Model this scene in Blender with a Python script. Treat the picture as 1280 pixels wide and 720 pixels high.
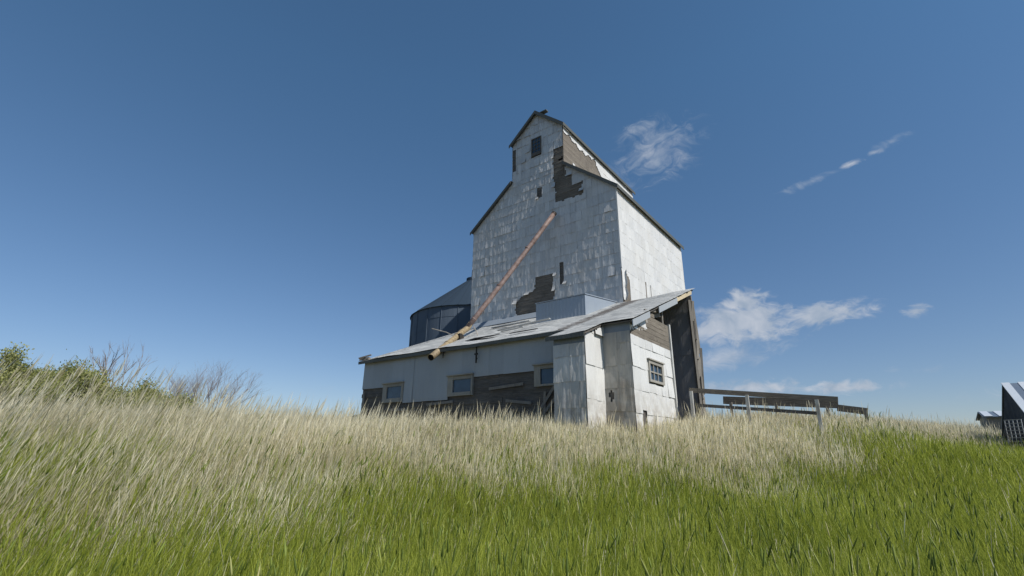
import bpy, bmesh, math, random
import numpy as np
from mathutils import Vector, Matrix, noise

for o in list(bpy.data.objects):
    bpy.data.objects.remove(o)
scene = bpy.context.scene
COL = scene.collection
rad = math.radians

# ------------------------------------------------------------------ camera
PITCH, ROLL, YAW = rad(18.41), rad(0.56), rad(-37.44)
cam_data = bpy.data.cameras.new('camera')
cam = bpy.data.objects.new('camera', cam_data)
COL.objects.link(cam)
fw = Vector((0, math.cos(PITCH), math.sin(PITCH)))
up0 = Vector((0, -math.sin(PITCH), math.cos(PITCH)))
rt0 = Vector((1, 0, 0))
rt = rt0 * math.cos(ROLL) + up0 * math.sin(ROLL)
up = up0 * math.cos(ROLL) - rt0 * math.sin(ROLL)
cam.matrix_world = Matrix(((rt.x, up.x, -fw.x, 0), (rt.y, up.y, -fw.y, 0), (rt.z, up.z, -fw.z, 0), (0, 0, 0, 1)))
cam_data.sensor_width = 36
cam_data.lens = 600.6 / 1280 * 36
cam_data.clip_start = 0.05
cam_data.clip_end = 20000
scene.camera = cam

# ------------------------------------------------------------------ light
SUN_EL = rad(47)
U2 = (math.cos(YAW), math.sin(YAW))          # along the front wall of the elevator, to the right
V2 = (-math.sin(YAW), math.cos(YAW))         # away from the front wall
off = rad(2.5)                               # sun a little in front of the facade plane
sx = U2[0] * math.cos(off) - V2[0] * math.sin(off)
sy = U2[1] * math.cos(off) - V2[1] * math.sin(off)
sun_dir = Vector((sx * math.cos(SUN_EL), sy * math.cos(SUN_EL), math.sin(SUN_EL)))
sd = bpy.data.lights.new('sun', 'SUN')
sd.energy = 4.2
sd.angle = rad(0.53)
sd.color = (1.0, 0.955, 0.88)
so = bpy.data.objects.new('sun', sd)
so.rotation_euler = sun_dir.to_track_quat('Z', 'Y').to_euler()
so.location = sun_dir * 60
COL.objects.link(so)
scene.view_settings.view_transform = 'Standard'
scene.view_settings.look = 'None'
scene.view_settings.exposure = 0.3
scene.view_settings.gamma = 1.0
SKY_STRENGTH = 0.085

world = bpy.data.worlds.new('World')
scene.world = world
world.use_nodes = True
wt = world.node_tree
wt.nodes.clear()

class NT:
    """small node-tree helper"""
    def __init__(s, tree): s.t = tree
    def n(s, typ, **kw):
        nd = s.t.nodes.new(typ)
        for k, v in kw.items(): setattr(nd, k, v)
        return nd
    def link(s, a, b): s.t.links.new(a, b)
    def put(s, sock, v):
        if isinstance(v, bpy.types.NodeSocket): s.link(v, sock)
        elif v is not None: sock.default_value = v
    def math(s, op, a, b=None, c=None, clamp=False):
        m = s.n('ShaderNodeMath', operation=op); m.use_clamp = clamp
        s.put(m.inputs[0], a); s.put(m.inputs[1], b); s.put(m.inputs[2], c)
        return m.outputs[0]
    def vmath(s, op, a, b=None):
        m = s.n('ShaderNodeVectorMath', operation=op)
        s.put(m.inputs[0], a); s.put(m.inputs[1], b)
        return m.outputs['Value'] if op in ('DOT_PRODUCT', 'LENGTH') else m.outputs[0]
    def mix(s, f, a, b, blend='MIX'):
        m = s.n('ShaderNodeMix', data_type='RGBA', blend_type=blend)
        s.put(m.inputs[0], f); s.put(m.inputs[6], a); s.put(m.inputs[7], b)
        return m.outputs[2]
    def ramp(s, f, stops, interp='LINEAR'):
        r = s.n('ShaderNodeValToRGB'); r.color_ramp.interpolation = interp
        e = r.color_ramp.elements
        while len(e) < len(stops): e.new(0.5)
        for el, (p, c) in zip(e, stops):
            el.position = p
            el.color = (*c, 1) if not isinstance(c, (int, float)) else (c, c, c, 1)
        s.link(f, r.inputs[0]); return r.outputs[0]
    def noise(s, vec, scale=5, detail=4, rough=0.55, dist=0, out=0):
        m = s.n('ShaderNodeTexNoise'); s.put(m.inputs['Vector'], vec)
        m.inputs['Scale'].default_value = scale; m.inputs['Detail'].default_value = detail
        m.inputs['Roughness'].default_value = rough; m.inputs['Distortion'].default_value = dist
        return m.outputs[out]
    def mapping(s, vec, scale=(1, 1, 1), loc=(0, 0, 0), rot=(0, 0, 0)):
        m = s.n('ShaderNodeMapping'); s.put(m.inputs[0], vec)
        m.inputs['Scale'].default_value = scale; m.inputs['Location'].default_value = loc
        m.inputs['Rotation'].default_value = rot
        return m.outputs[0]
    def maprange(s, v, a, b, c=0.0, d=1.0, smooth=False):
        m = s.n('ShaderNodeMapRange'); m.interpolation_type = 'SMOOTHSTEP' if smooth else 'LINEAR'
        s.put(m.inputs[0], v)
        for i, x in enumerate((a, b, c, d)): m.inputs[i + 1].default_value = x
        return m.outputs[0]

W = NT(wt)
sky = W.n('ShaderNodeTexSky')
sky.sky_type = 'NISHITA'
sky.sun_disc = False
sky.sun_elevation = SUN_EL
sky.sun_rotation = math.atan2(sx, sy)
sky.altitude = 900
sky.air_density = 1.0
sky.dust_density = 0.4
sky.ozone_density = 1.0
tc = W.n('ShaderNodeTexCoord').outputs['Generated']
sepw = W.n('ShaderNodeSeparateXYZ'); W.link(tc, sepw.inputs[0])
gain = W.mix(W.maprange(sepw.outputs[2], 0.0, .65), (.68, .69, .80, 1), (.71, 1.03, 1.15, 1))
skyc = W.mix(1.0, sky.outputs[0], gain, 'MULTIPLY')
# clouds: directions in the sky (azimuth from +Y towards +X, elevation) and angular radii, degrees
def direction(az, el):
    a, e = rad(az), rad(el)
    return Vector((math.sin(a) * math.cos(e), math.cos(a) * math.cos(e), math.sin(e)))
CLOUDS = [  # az, el, half width, half height, tilt, strength, softness
    (18.9, 32.6, 5.2, 3.0, 20, .66, 'w'),
    (17.2, 35.6, 3.6, 1.1, 12, .48, 'w'),
    (35.6, 26.4, 2.8, .5, 8, .62, 'w'),
    (39.2, 27.0, 1.2, .4, 3, .66, 'p'),
    (41.2, 27.4, 1.0, .38, 3, .62, 'p'),
    (43.0, 27.9, 1.5, .5, 5, .55, 'w'),
    (26.0, 12.9, 7.5, 2.4, 2, 1.05, 'p'),
    (26.8, 15.3, 2.3, 1.5, 0, .95, 'p'),
    (32.9, 13.2, 5.6, 1.2, 0, .95, 'p'),
    (23.8, 9.4, 6.4, 1.4, 8, .75, 'w'),
    (41.2, 12.4, 1.15, .8, 0, .7, 'p'),
    (38.8, 7.2, 1.3, .45, 0, .4, 'w'),
    (41.0, 7.0, 1.4, .5, 0, .45, 'w'),
    (26.0, 6.2, 7.5, 1.0, 0, .75, 'p'),
    (34.0, 5.8, 5.0, .9, 0, .7, 'p'),
    (45.5, 4.4, 6.5, .8, 0, .35, 'w'),
    (50.0, 13.2, 1.2, 1.1, 0, .6, 'p'),
    (-22.0, 6.2, 4.0, .6, 0, .2, 'w'),
]
dens = {'w': None, 'p': None}
for az, el, rx, ry, tilt, stg, kind in CLOUDS:
    c = direction(az, el)
    r_ = Vector((math.cos(rad(az)), -math.sin(rad(az)), 0))
    u_ = r_.cross(c)
    t = rad(tilt)
    a1 = r_ * math.cos(t) + u_ * math.sin(t)
    a2 = -r_ * math.sin(t) + u_ * math.cos(t)
    d_ = W.vmath('SUBTRACT', tc, tuple(c))
    p1 = W.math('DIVIDE', W.vmath('DOT_PRODUCT', d_, tuple(a1)), rad(rx))
    p2 = W.math('DIVIDE', W.vmath('DOT_PRODUCT', d_, tuple(a2)), rad(ry))
    rr = W.math('SQRT', W.math('ADD', W.math('MULTIPLY', p1, p1), W.math('MULTIPLY', p2, p2)))
    front = W.math('GREATER_THAN', W.vmath('DOT_PRODUCT', tc, tuple(c)), 0.5)
    k = W.math('MULTIPLY', W.maprange(rr, 0.0, 1.45, stg, 0.0), front)
    dens[kind] = k if dens[kind] is None else W.math('MAXIMUM', dens[kind], k)
warp = W.mix(0.06, tc, W.noise(tc, 9, 3, .6, 0, 1), 'ADD')
npuff = W.noise(W.mapping(warp, (1, 1, 2.0)), 26, 8, .62, .4)
nwisp = W.noise(W.mapping(warp, (1.0, 1.0, 2.2), rot=(.25, .3, 0)), 17, 9, .66, 1.2)
ap = W.maprange(W.math('ADD', dens['p'], W.math('MULTIPLY', W.math('SUBTRACT', npuff, .5), 1.5)), .22, .75, 0, .95, True)
ap = W.math('MULTIPLY', ap, W.maprange(dens['p'], 0.0, .3, 0, .9))
aw = W.maprange(W.math('ADD', dens['w'], W.math('MULTIPLY', W.math('SUBTRACT', nwisp, .5), 1.3)), .15, .85, 0, .62, True)
aw = W.math('MULTIPLY', aw, W.maprange(dens['w'], 0.0, .2, 0, 1))
alpha = W.math('MAXIMUM', ap, aw)
shade = W.ramp(W.noise(warp, 30, 4, .5), [(.3, (3.3, 4.0, 5.0)), (.7, (5.6, 5.9, 6.5))])
cl = W.mix(alpha, skyc, shade)
bgn = W.n('ShaderNodeBackground')
W.link(cl, bgn.inputs[0])
bgn.inputs[1].default_value = SKY_STRENGTH
W.link(bgn.outputs[0], W.n('ShaderNodeOutputWorld').inputs[0])

# ------------------------------------------------------------------ helpers
def uv2w(u, v, z=0.0):
    return Vector((u * U2[0] + v * V2[0], u * U2[1] + v * V2[1], z))

def new_mat(name, rough=0.7, spec=0.3, metal=0.0):
    m = bpy.data.materials.new(name); m.use_nodes = True
    t = NT(m.node_tree)
    b = m.node_tree.nodes['Principled BSDF']
    b.inputs['Roughness'].default_value = rough
    b.inputs['Specular IOR Level'].default_value = spec
    b.inputs['Metallic'].default_value = metal
    return m, t, b

def obj_from_bm(name, bm, mat, parent=None, smooth=False):
    me = bpy.data.meshes.new(name)
    bm.normal_update()
    bm.to_mesh(me); bm.free()
    if smooth:
        for p in me.polygons: p.use_smooth = True
    o = bpy.data.objects.new(name, me)
    if mat: me.materials.append(mat)
    COL.objects.link(o)
    if parent: o.parent = parent
    return o

def tag(o, label=None, cat=None, group=None, kind=None):
    if label: o['label'] = label
    if cat: o['category'] = cat
    if group: o['group'] = group
    if kind: o['kind'] = kind
    return o

def thing(name, label, cat, u, v, z, group=None):
    o = bpy.data.objects.new(name, None)
    o.empty_display_size = .3
    COL.objects.link(o)
    o.location = uv2w(u, v, z); o.rotation_euler = (0, 0, YAW)
    o['off'] = (u, v, z)
    tag(o, label, cat, group)
    return o

class B:
    """mesh builder in (u, v, z) coordinates of the site; shifted to the thing's base at build"""
    def __init__(s): s.bm = bmesh.new()
    def face(s, pts):
        return s.bm.faces.new([s.bm.verts.new(p) for p in pts])
    def box(s, u0, u1, v0, v1, z0, z1, jit=0):
        c = [(u, v, z) for z in (z0, z1) for u, v in ((u0, v0), (u1, v0), (u1, v1), (u0, v1))]
        if jit: c = [tuple(x + random.uniform(-jit, jit) for x in p) for p in c]
        vs = [s.bm.verts.new(p) for p in c]
        for f in ((3, 2, 1, 0), (4, 5, 6, 7), (0, 1, 5, 4), (1, 2, 6, 5), (2, 3, 7, 6), (3, 0, 4, 7)):
            s.bm.faces.new([vs[i] for i in f])
        return vs
    def prism(s, prof, axis, a, b):
        """polygon prof extruded from a to b along axis ('u': prof=(v,z); 'v': prof=(u,z))"""
        def P(q, w): return (w, q[0], q[1]) if axis == 'u' else (q[0], w, q[1])
        A = [s.bm.verts.new(P(q, a)) for q in prof]; Bv = [s.bm.verts.new(P(q, b)) for q in prof]
        s.bm.faces.new(A); s.bm.faces.new(Bv[::-1])
        n = len(prof)
        for i in range(n):
            s.bm.faces.new((A[i], Bv[i], Bv[(i + 1) % n], A[(i + 1) % n]))
    def slab(s, quad, t):
        """thick sheet: quad top corners, thickness t downwards along its normal"""
        q = [Vector(p) for p in quad]
        n = (q[1] - q[0]).cross(q[3] - q[0]).normalized()
        if n.z < 0: n = -n
        lo = [p - n * t for p in q]
        T = [s.bm.verts.new(p) for p in q]; L = [s.bm.verts.new(p) for p in lo]
        s.bm.faces.new(T); s.bm.faces.new(L[::-1])
        for i in range(4): s.bm.faces.new((T[i], L[i], L[(i + 1) % 4], T[(i + 1) % 4]))
    def beam(s, p, q, w, h=None):
        h = h or w
        p, q = Vector(p), Vector(q); d = (q - p).normalized()
        side = d.cross(Vector((0, 0, 1)))
        side = side.normalized() if side.length > 1e-3 else Vector((1, 0, 0))
        upv = side.cross(d)
        rings = []
        for c in (p, q):
            rings.append([s.bm.verts.new(c + side * a * w / 2 + upv * b * h / 2) for a, b in ((-1, -1), (1, -1), (1, 1), (-1, 1))])
        s.bm.faces.new(rings[0][::-1]); s.bm.faces.new(rings[1])
        for i in range(4): s.bm.faces.new((rings[0][i], rings[0][(i + 1) % 4], rings[1][(i + 1) % 4], rings[1][i]))
    def tube(s, pts, r, n=10, cap=True):
        pts = [Vector(p) for p in pts]
        rs = r if isinstance(r, (list, tuple)) else [r] * len(pts)
        rings = []
        ref = Vector((0.31, 0.17, 0.93))
        for i, p in enumerate(pts):
            d = (pts[min(i + 1, len(pts) - 1)] - pts[max(i - 1, 0)]).normalized()
            a = d.cross(ref).normalized(); b = d.cross(a)
            rings.append([s.bm.verts.new(p + (a * math.cos(2 * math.pi * k / n) + b * math.sin(2 * math.pi * k / n)) * rs[i]) for k in range(n)])
        for i in range(len(pts) - 1):
            for k in range(n):
                s.bm.faces.new((rings[i][k], rings[i][(k + 1) % n], rings[i + 1][(k + 1) % n], rings[i + 1][k]))
        if cap: s.bm.faces.new(rings[0][::-1]); s.bm.faces.new(rings[-1])
    def build(s, name, mat, parent=None, smooth=False, recalc=True):
        if recalc: bmesh.ops.recalc_face_normals(s.bm, faces=s.bm.faces[:])
        if parent is not None:
            r = parent
            while 'off' not in r.keys(): r = r.parent
            bmesh.ops.translate(s.bm, vec=-Vector(r['off']), verts=s.bm.verts[:])
        return obj_from_bm(name, s.bm, mat, parent, smooth)

def sheets(b, org, A, N, rng, cw, ch, keep, planes=(), warp=.006, out=.03, nu=4, nv=5, seed=1, stagger=0.0, lap=.02, loose=.04, lift0=.022):
    """overlapping metal sheets nailed on a wall. org: 3D origin; A: unit axis along the wall; N outward normal."""
    rnd = random.Random(seed)
    bm = bmesh.new()
    a0, a1, z0, z1 = rng
    A, N, org = Vector(A), Vector(N), Vector(org)
    rows = int(math.ceil((z1 - z0) / ch))
    for r in range(rows):
        zb = z0 + r * ch
        shift = -rnd.random() * cw * stagger
        cols = int(math.ceil((a1 - a0 - shift) / cw)) + (1 if stagger else 0)
        for c in range(cols):
            ab = a0 + shift + c * cw
            ph = rnd.uniform(0, 50); lift = rnd.uniform(lift0 * .25, lift0) + (rnd.uniform(.02, .06) if rnd.random() < loose else 0)
            tilt = rnd.uniform(-.006, .006)
            ex = rnd.uniform(-.012, .012)
            vs = {}
            for j in range(nv + 1):
                for i in range(nu + 1):
                    fa, fz = i / nu, j / nv
                    a = min(max(ab - .004 + fa * (cw + .012), a0), a1)
                    z = zb - lap * (1 - fz) + fz * (ch) + ex * (1 - fz)
                    z = min(z, z1)
                    d = out + lift * (1 - fz) + tilt * (fa - .5) + warp * (noise.noise(Vector((fa * 2.6 + ph, fz * 1.4, ph))) + .6 * noise.noise(Vector((a * 9, z * .8, 3.3 + seed))))
                    if i == nu: d += .004
                    vs[i, j] = bm.verts.new(org + A * a + Vector((0, 0, z)) + N * d)
            for j in range(nv):
                for i in range(nu):
                    ac = ab + (i + .5) / nu * cw; zc = zb + (j + .5) / nv * ch
                    if ac < a0 or ac > a1 or zc > z1 + .05 or not keep(ac, zc): continue
                    q = [vs[i, j], vs[i + 1, j], vs[i + 1, j + 1], vs[i, j + 1]]
                    try: bm.faces.new(q)
                    except ValueError: pass
    for co, no in planes:
        bmesh.ops.bisect_plane(bm, geom=bm.verts[:] + bm.edges[:] + bm.faces[:], plane_co=co, plane_no=no, clear_outer=True)
    loose_v = [v for v in bm.verts if not v.link_faces]
    bmesh.ops.delete(bm, geom=loose_v, context='VERTS')
    # drop degenerate faces
    bad = [f for f in bm.faces if f.calc_area() < 1e-6]
    if bad: bmesh.ops.delete(bm, geom=bad, context='FACES')
    for f in bm.faces:
        f.normal_update()
        if f.normal.dot(N) < 0: f.normal_flip()
    me = bpy.data.meshes.new('tmp'); bm.to_mesh(me); bm.free()
    b.bm.from_mesh(me); bpy.data.meshes.remove(me)

def planks(b, org, A, N, rng, h, seed=1, gap=.006, depth=.02, miss=0.0, tiltamp=.0, t=.022, seglen=(1.2, 3.0)):
    """weathered horizontal boards"""
    rnd = random.Random(seed)
    a0, a1, z0, z1 = rng
    A, N, org = Vector(A), Vector(N), Vector(org)
    z = z0
    while z < z1 - .02:
        hh = min(h * rnd.uniform(.9, 1.05), z1 - z)
        a = a0 - rnd.random() * .2
        while a < a1 - .01:
            L = rnd.uniform(*seglen)
            e = min(a + L, a1); s_ = max(a, a0)
            if rnd.random() >= miss and e - s_ > .03:
                o = rnd.uniform(-depth / 2, depth / 2); dz = rnd.uniform(-tiltamp, tiltamp)
                n = max(2, int((e - s_) / .35))
                f0, f1, g0, g1 = [], [], [], []
                for i in range(n + 1):
                    x = s_ + (e - s_) * i / n
                    w1 = rnd.uniform(-.004, .004); w2 = rnd.uniform(-.004, .004)
                    zz0 = z + gap / 2 + dz * (i / n - .5) + w1; zz1 = z + hh - gap / 2 + dz * (i / n - .5) + w2
                    P0 = org + A * x + N * o
                    f0.append(b.bm.verts.new(P0 + Vector((0, 0, zz0)))); f1.append(b.bm.verts.new(P0 + Vector((0, 0, zz1)) + N * rnd.uniform(-.003, .003)))
                    g0.append(b.bm.verts.new(P0 - N * t + Vector((0, 0, zz0)))); g1.append(b.bm.verts.new(P0 - N * t + Vector((0, 0, zz1))))
                for i in range(n):
                    b.bm.faces.new((f0[i], f0[i + 1], f1[i + 1], f1[i]))
                    b.bm.faces.new((f1[i], f1[i + 1], g1[i + 1], g1[i]))
                    b.bm.faces.new((g0[i], g0[i + 1], f0[i + 1], f0[i]))
                b.bm.faces.new((f0[0], f1[0], g1[0], g0[0])); b.bm.faces.new((f0[n], g0[n], g1[n], f1[n]))
            a = e + .006 if e < a1 else a1
        z += hh

# ------------------------------------------------------------------ materials
ALB = .83      # weathered paint and zinc are duller than fresh
def sheet_mat(name, base, var=.12, stain=(.30, .27, .22), stain_amt=.25, rough=.5, metal=.0, streak=.5, corr=0.0, corr_axis=0, bump=.25, spec=.4, rust=.2):
    base = tuple(c * ALB for c in base)
    stain = tuple(min(a, b * .8) for a, b in zip(stain, base))
    m, t, b = new_mat(name, rough, spec, metal)
    tc = t.n('ShaderNodeTexCoord').outputs['Object']
    geo = t.n('ShaderNodeNewGeometry')
    isl = geo.outputs['Random Per Island']
    lo = tuple(c * (1 - var) for c in base); hi = tuple(min(1, c * (1 + var * .6)) for c in base)
    col = t.ramp(isl, [(0, lo), (1, hi)])
    st = t.noise(t.mapping(tc, (7, 7, .7)), 2.2, 6, .65)
    col = t.mix(t.maprange(st, .48, .8, 0, streak), col, tuple(c * .62 for c in base) + (1,))
    big = t.noise(tc, .9, 5, .6)
    col = t.mix(t.maprange(big, .5, .75, 0, stain_amt), col, (*stain, 1))
    fine = t.noise(tc, 22, 4, .6)
    col = t.mix(t.maprange(fine, .62, .72, 0, .4), col, (*[c * .5 for c in base], 1))
    rs = t.noise(t.mapping(tc, (9, 9, .8), (3, 1, 2)), 1.6, 5, .7)
    rm = t.math('MULTIPLY', t.maprange(rs, .60, .72, 0, 1), t.maprange(t.noise(tc, 1.7, 3, .6), .45, .65, 0, rust))
    col = t.mix(rm, col, (.24, .155, .10, 1))
    sz = t.n('ShaderNodeSeparateXYZ'); t.link(tc, sz.inputs[0])
    dirt = t.math('MULTIPLY', t.maprange(sz.outputs[2], .15, 1.5, .85, 0), t.maprange(t.noise(tc, 3.1, 5, .65), .35, .65))
    col = t.mix(dirt, col, (.21, .165, .115, 1))
    t.link(col, b.inputs['Base Color'])
    t.link(t.maprange(big, .3, .7, rough - .1, rough + .18), b.inputs['Roughness'])
    h = t.math('MULTIPLY', t.noise(t.mapping(tc, (8, 8, .9)), 2.2, 4, .6), bump)
    if corr:
        sep = t.n('ShaderNodeSeparateXYZ'); t.link(tc, sep.inputs[0])
        wv = t.math('SINE', t.math('MULTIPLY', sep.outputs[corr_axis], 2 * math.pi / corr))
        h = t.math('ADD', h, t.math('MULTIPLY', wv, .16))
    bp = t.n('ShaderNodeBump'); bp.inputs['Strength'].default_value = .55; bp.inputs['Distance'].default_value = .06
    t.link(h, bp.inputs['Height']); t.link(bp.outputs[0], b.inputs['Normal'])
    return m

def wood_mat(name, c1, c2, along=0, rough=.85, light=None):
    m, t, b = new_mat(name, rough, .15)
    tc = t.n('ShaderNodeTexCoord').outputs['Object']
    isl = t.n('ShaderNodeNewGeometry').outputs['Random Per Island']
    off = t.n('ShaderNodeCombineXYZ'); t.link(t.math('MULTIPLY', isl, 37), off.inputs[2]); t.link(t.math('MULTIPLY', isl, 11), off.inputs[0])
    v = t.vmath('ADD', tc, off.outputs[0])
    sc = [22, 22, 22]; sc[along] = 1.3
    if along == 'uv': pass
    g = t.noise(t.mapping(v, tuple(sc)), 2.0, 6, .65, .3)
    col = t.ramp(g, [(.25, c1), (.7, c2)])
    col = t.mix(t.math('MULTIPLY', isl, .55), col, tuple(c * .45 for c in c2) + (1,))
    big = t.noise(tc, 1.3, 4, .6)
    col = t.mix(t.maprange(big, .45, .75, 0, .4), col, tuple(c * .5 for c in c1) + (1,))
    t.link(col, b.inputs['Base Color'])
    bp = t.n('ShaderNodeBump'); bp.inputs['Strength'].default_value = .6; bp.inputs['Distance'].default_value = .02
    t.link(g, bp.inputs['Height']); t.link(bp.outputs[0], b.inputs['Normal'])
    return m

M = {}
M['front_sheet'] = sheet_mat('galvanised front sheets', (.67, .66, .64), .12, stain_amt=.22, streak=.5, rough=.45, metal=.15, bump=.5, rust=.5)
M['side_sheet'] = sheet_mat('pale side sheets', (.76, .76, .745), .09, stain_amt=.16, streak=.4, rust=.35, bump=.4, rough=.5, metal=.05)
M['shed_sheet'] = sheet_mat('painted shed sheets', (.41, .44, .47), .07, stain_amt=.12, streak=.15, rough=.5)
M['stained_sheet'] = sheet_mat('dirty brown stained sheets', (.50, .48, .44), .16, (.20, .15, .10), .7, .55, .1, streak=.75)
M['inner_sheet'] = sheet_mat('grey inner wall', (.30, .30, .32), .06, (.2, .17, .14), .3, .7, .0)
M['band'] = sheet_mat('blue grey flashing', (.24, .28, .33), .08, rough=.5, stain_amt=.1)
M['box_sheet'] = sheet_mat('corrugated blue grey sheet', (.36, .41, .47), .05, rough=.45, stain_amt=.08, streak=.15, corr=.16, metal=.2)
M['bin_wall'] = sheet_mat('dark galvanised bin wall', (.115, .15, .20), .04, rough=.7, metal=.0, spec=.15, rust=0, stain_amt=.1, streak=.2)
M['bin_roof'] = sheet_mat('galvanised bin roof in shadow tone', (.035, .055, .082), .06, rough=.75, metal=.0, spec=.1, rust=0, stain_amt=.1, streak=.15)  # base darkened to put the tower's shadow into the roof colour
M['trim'] = sheet_mat('white painted trim', (.66, .66, .64), .1, stain_amt=.3, rough=.6, streak=.5)
M['dark_trim'] = sheet_mat('weathered green grey fascia', (.11, .12, .115), .15, (.06, .055, .05), .4, .7)
M['wood'] = wood_mat('weathered grey brown boards', (.09, .078, .068), (.26, .23, .195))
M['wood_dark'] = wood_mat('dark weathered boards', (.06, .055, .052), (.19, .175, .16))
M['wood_side'] = wood_mat('weathered boards on side walls', (.12, .105, .09), (.27, .24, .20), along=1)
M['wood_pale'] = wood_mat('pale new timber', (.5, .42, .28), (.62, .53, .38), along=1)
M['wood_post'] = wood_mat('grey posts', (.16, .145, .13), (.3, .28, .25), along=2)
M['frame'] = wood_mat('weathered window frame', (.28, .27, .24), (.42, .40, .36), along=2)

def simple(name, c, rough=.6, spec=.3, metal=0.0, nscale=6, namt=.35, dark=None):
    m, t, b = new_mat(name, rough, spec, metal)
    tc = t.n('ShaderNodeTexCoord').outputs['Object']
    n_ = t.noise(tc, nscale, 5, .6)
    d = dark or tuple(x * (1 - namt) for x in c)
    t.link(t.mix(t.maprange(n_, .35, .7), (*c, 1), (*d, 1)), b.inputs['Base Color'])
    return m
M['glass'] = simple('dusty window glass', (.04, .075, .12), .12, .6, 0, 3, .4)
M['void'] = simple('dark opening', (.012, .012, .013), .9, .05)
M['rust'] = simple('rusty pipe', (.27, .20, .18), .6, .3, .1, 5.5, .4, (.12, .075, .06))
M['yellow_rust'] = simple('yellowed pipe end', (.34, .275, .165), .6, .3, .1, 7, .4, (.15, .105, .07))
M['iron'] = simple('dark iron', (.05, .045, .04), .6, .3, .4)
M['stick'] = simple('bleached sticks', (.34, .31, .27), .8, .2)

# shingles
m, t, b = new_mat('weathered shingles', .85, .2)
tc_ = t.n('ShaderNodeTexCoord').outputs['Object']
isl = t.n('ShaderNodeNewGeometry').outputs['Random Per Island']
col = t.ramp(isl, [(0, (.33, .335, .33)), (.5, (.42, .425, .415)), (1, (.52, .52, .50))])
nn = t.noise(t.mapping(tc_, (1.2, 5, 5)), 1.6, 6, .65)
col = t.mix(t.maprange(nn, .55, .85, 0, .35), col, (.26, .26, .25, 1))
ff = t.noise(tc_, 60, 3, .6)
col = t.mix(t.maprange(ff, .5, .7, 0, .3), col, (.4, .4, .38, 1))
t.link(col, b.inputs['Base Color'])
M['shingle'] = m
M['roof_dark'] = simple('dark tower roof', (.10, .105, .105), .85, .15, 0, 3, .3)

# ------------------------------------------------------------------ terrain
def smooth(x):
    x = np.clip(x, 0, 1); return x * x * (3 - 2 * x)
def bank_s(x, y):
    return -.54 * x + .84 * (y - 6.6)
def ground_z(x, y):
    d = np.hypot(x, y)
    s = bank_s(x, y)
    z = -1.3 + 1.10 * smooth((s + 1.2) / 6.4) + .035 * np.clip(d - 6, 0, 24)
    z = z + .05 * np.sin(x * .9 + 1.3) * np.sin(y * .7) + .035 * np.sin(x * 2.3 - y * 1.1)
    u = x * U2[0] + y * U2[1]; v = x * V2[0] + y * V2[1]
    z = z + .86 * np.exp(-((u + 1.0) / 3.8) ** 2 - ((v - 16.2) / 3.4) ** 2) + .27 * np.exp(-((u + 5.6) / 2.2) ** 2 - ((v - 11.8) / 2.0) ** 2)
    z = z + .30 * smooth((x - 6) / 8) * smooth((d - 12) / 8)
    z = z - .02 * np.clip(d - 60, 0, 400) ** 0.9
    return z
def gz(x, y): return float(ground_z(np.array(x, float), np.array(y, float)))
def gzu(u, v):
    p = uv2w(u, v); return gz(p.x, p.y)

def make_ground():
    rs = np.concatenate([np.linspace(0, 45, 110), np.geomspace(46, 4000, 40)])
    na = 220
    ang = np.linspace(0, 2 * np.pi, na, endpoint=False)
    R_, A_ = np.meshgrid(rs[1:], ang, indexing='ij')
    X, Y = R_ * np.sin(A_), R_ * np.cos(A_)
    Z = ground_z(X, Y)
    V = np.stack([X.ravel(), Y.ravel(), Z.ravel()], 1)
    V = np.vstack([V, [[0, 0, gz(0, 0)]]])
    nr = len(rs) - 1
    F = []
    for i in range(nr - 1):
        for k in range(na):
            a = i * na + k; b_ = i * na + (k + 1) % na
            F.append((a, b_, b_ + na, a + na))
    c = len(V) - 1
    F += [(c, (k + 1) % na, k) for k in range(na)]
    me = bpy.data.meshes.new('ground'); me.from_pydata(V.tolist(), [], F); me.update()
    bm = bmesh.new(); bm.from_mesh(me); bmesh.ops.recalc_face_normals(bm, faces=bm.faces[:]); 
    if sum(f.normal.z for f in bm.faces) < 0: bmesh.ops.reverse_faces(bm, faces=bm.faces[:])
    bm.to_mesh(me); bm.free()
    for p in me.polygons: p.use_smooth = True
    m, t, b = new_mat('thatch and soil', .95, .1)
    tc = t.n('ShaderNodeTexCoord').outputs['Object']
    n1 = t.noise(tc, .8, 6, .6); n2 = t.noise(tc, 14, 5, .6)
    col = t.mix(t.maprange(n1, .4, .6), (.13, .12, .05, 1), (.20, .165, .10, 1))
    col = t.mix(t.maprange(n2, .4, .7), col, (.07, .065, .03, 1))
    t.link(col, b.inputs['Base Color'])
    me.materials.append(m)
    o = bpy.data.objects.new('ground', me); COL.objects.link(o)
    tag(o, kind='structure')
make_ground()

# ------------------------------------------------------------------ grain elevator
random.seed(5)
TU0, TU1, TV0, TV1 = -16.74, -8.07, 18.29, 27.0
CU0, CU1 = -14.03, -10.80
ZE, ZC, ZCE, ZR = 11.45, 13.66, 16.03, 17.46
UM = (CU0 + CU1) / 2
elev = thing('grain_elevator', 'tall derelict white metal-clad grain elevator with gabled cupola and lean-to driveway shed',
             'grain elevator', -12.4, 18.29, .3)
b = B()
b.prism([(TU0, -.3), (TU1, -.3), (TU1, ZE), (CU1, ZC), (CU1, ZC - .05), (CU0, ZC - .05), (CU0, ZC), (TU0, ZE)], 'v', TV0 + .04, TV1)
tower = b.build('tower_wall', M['wood'], elev)
b = B()
b.prism([(CU0, ZC - .06), (CU1, ZC - .06), (CU1, ZCE), (UM, ZR), (CU0, ZCE)], 'v', TV0 + .04, TV1 - .01)
cup = b.build('cupola_wall', M['wood'], elev)

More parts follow.
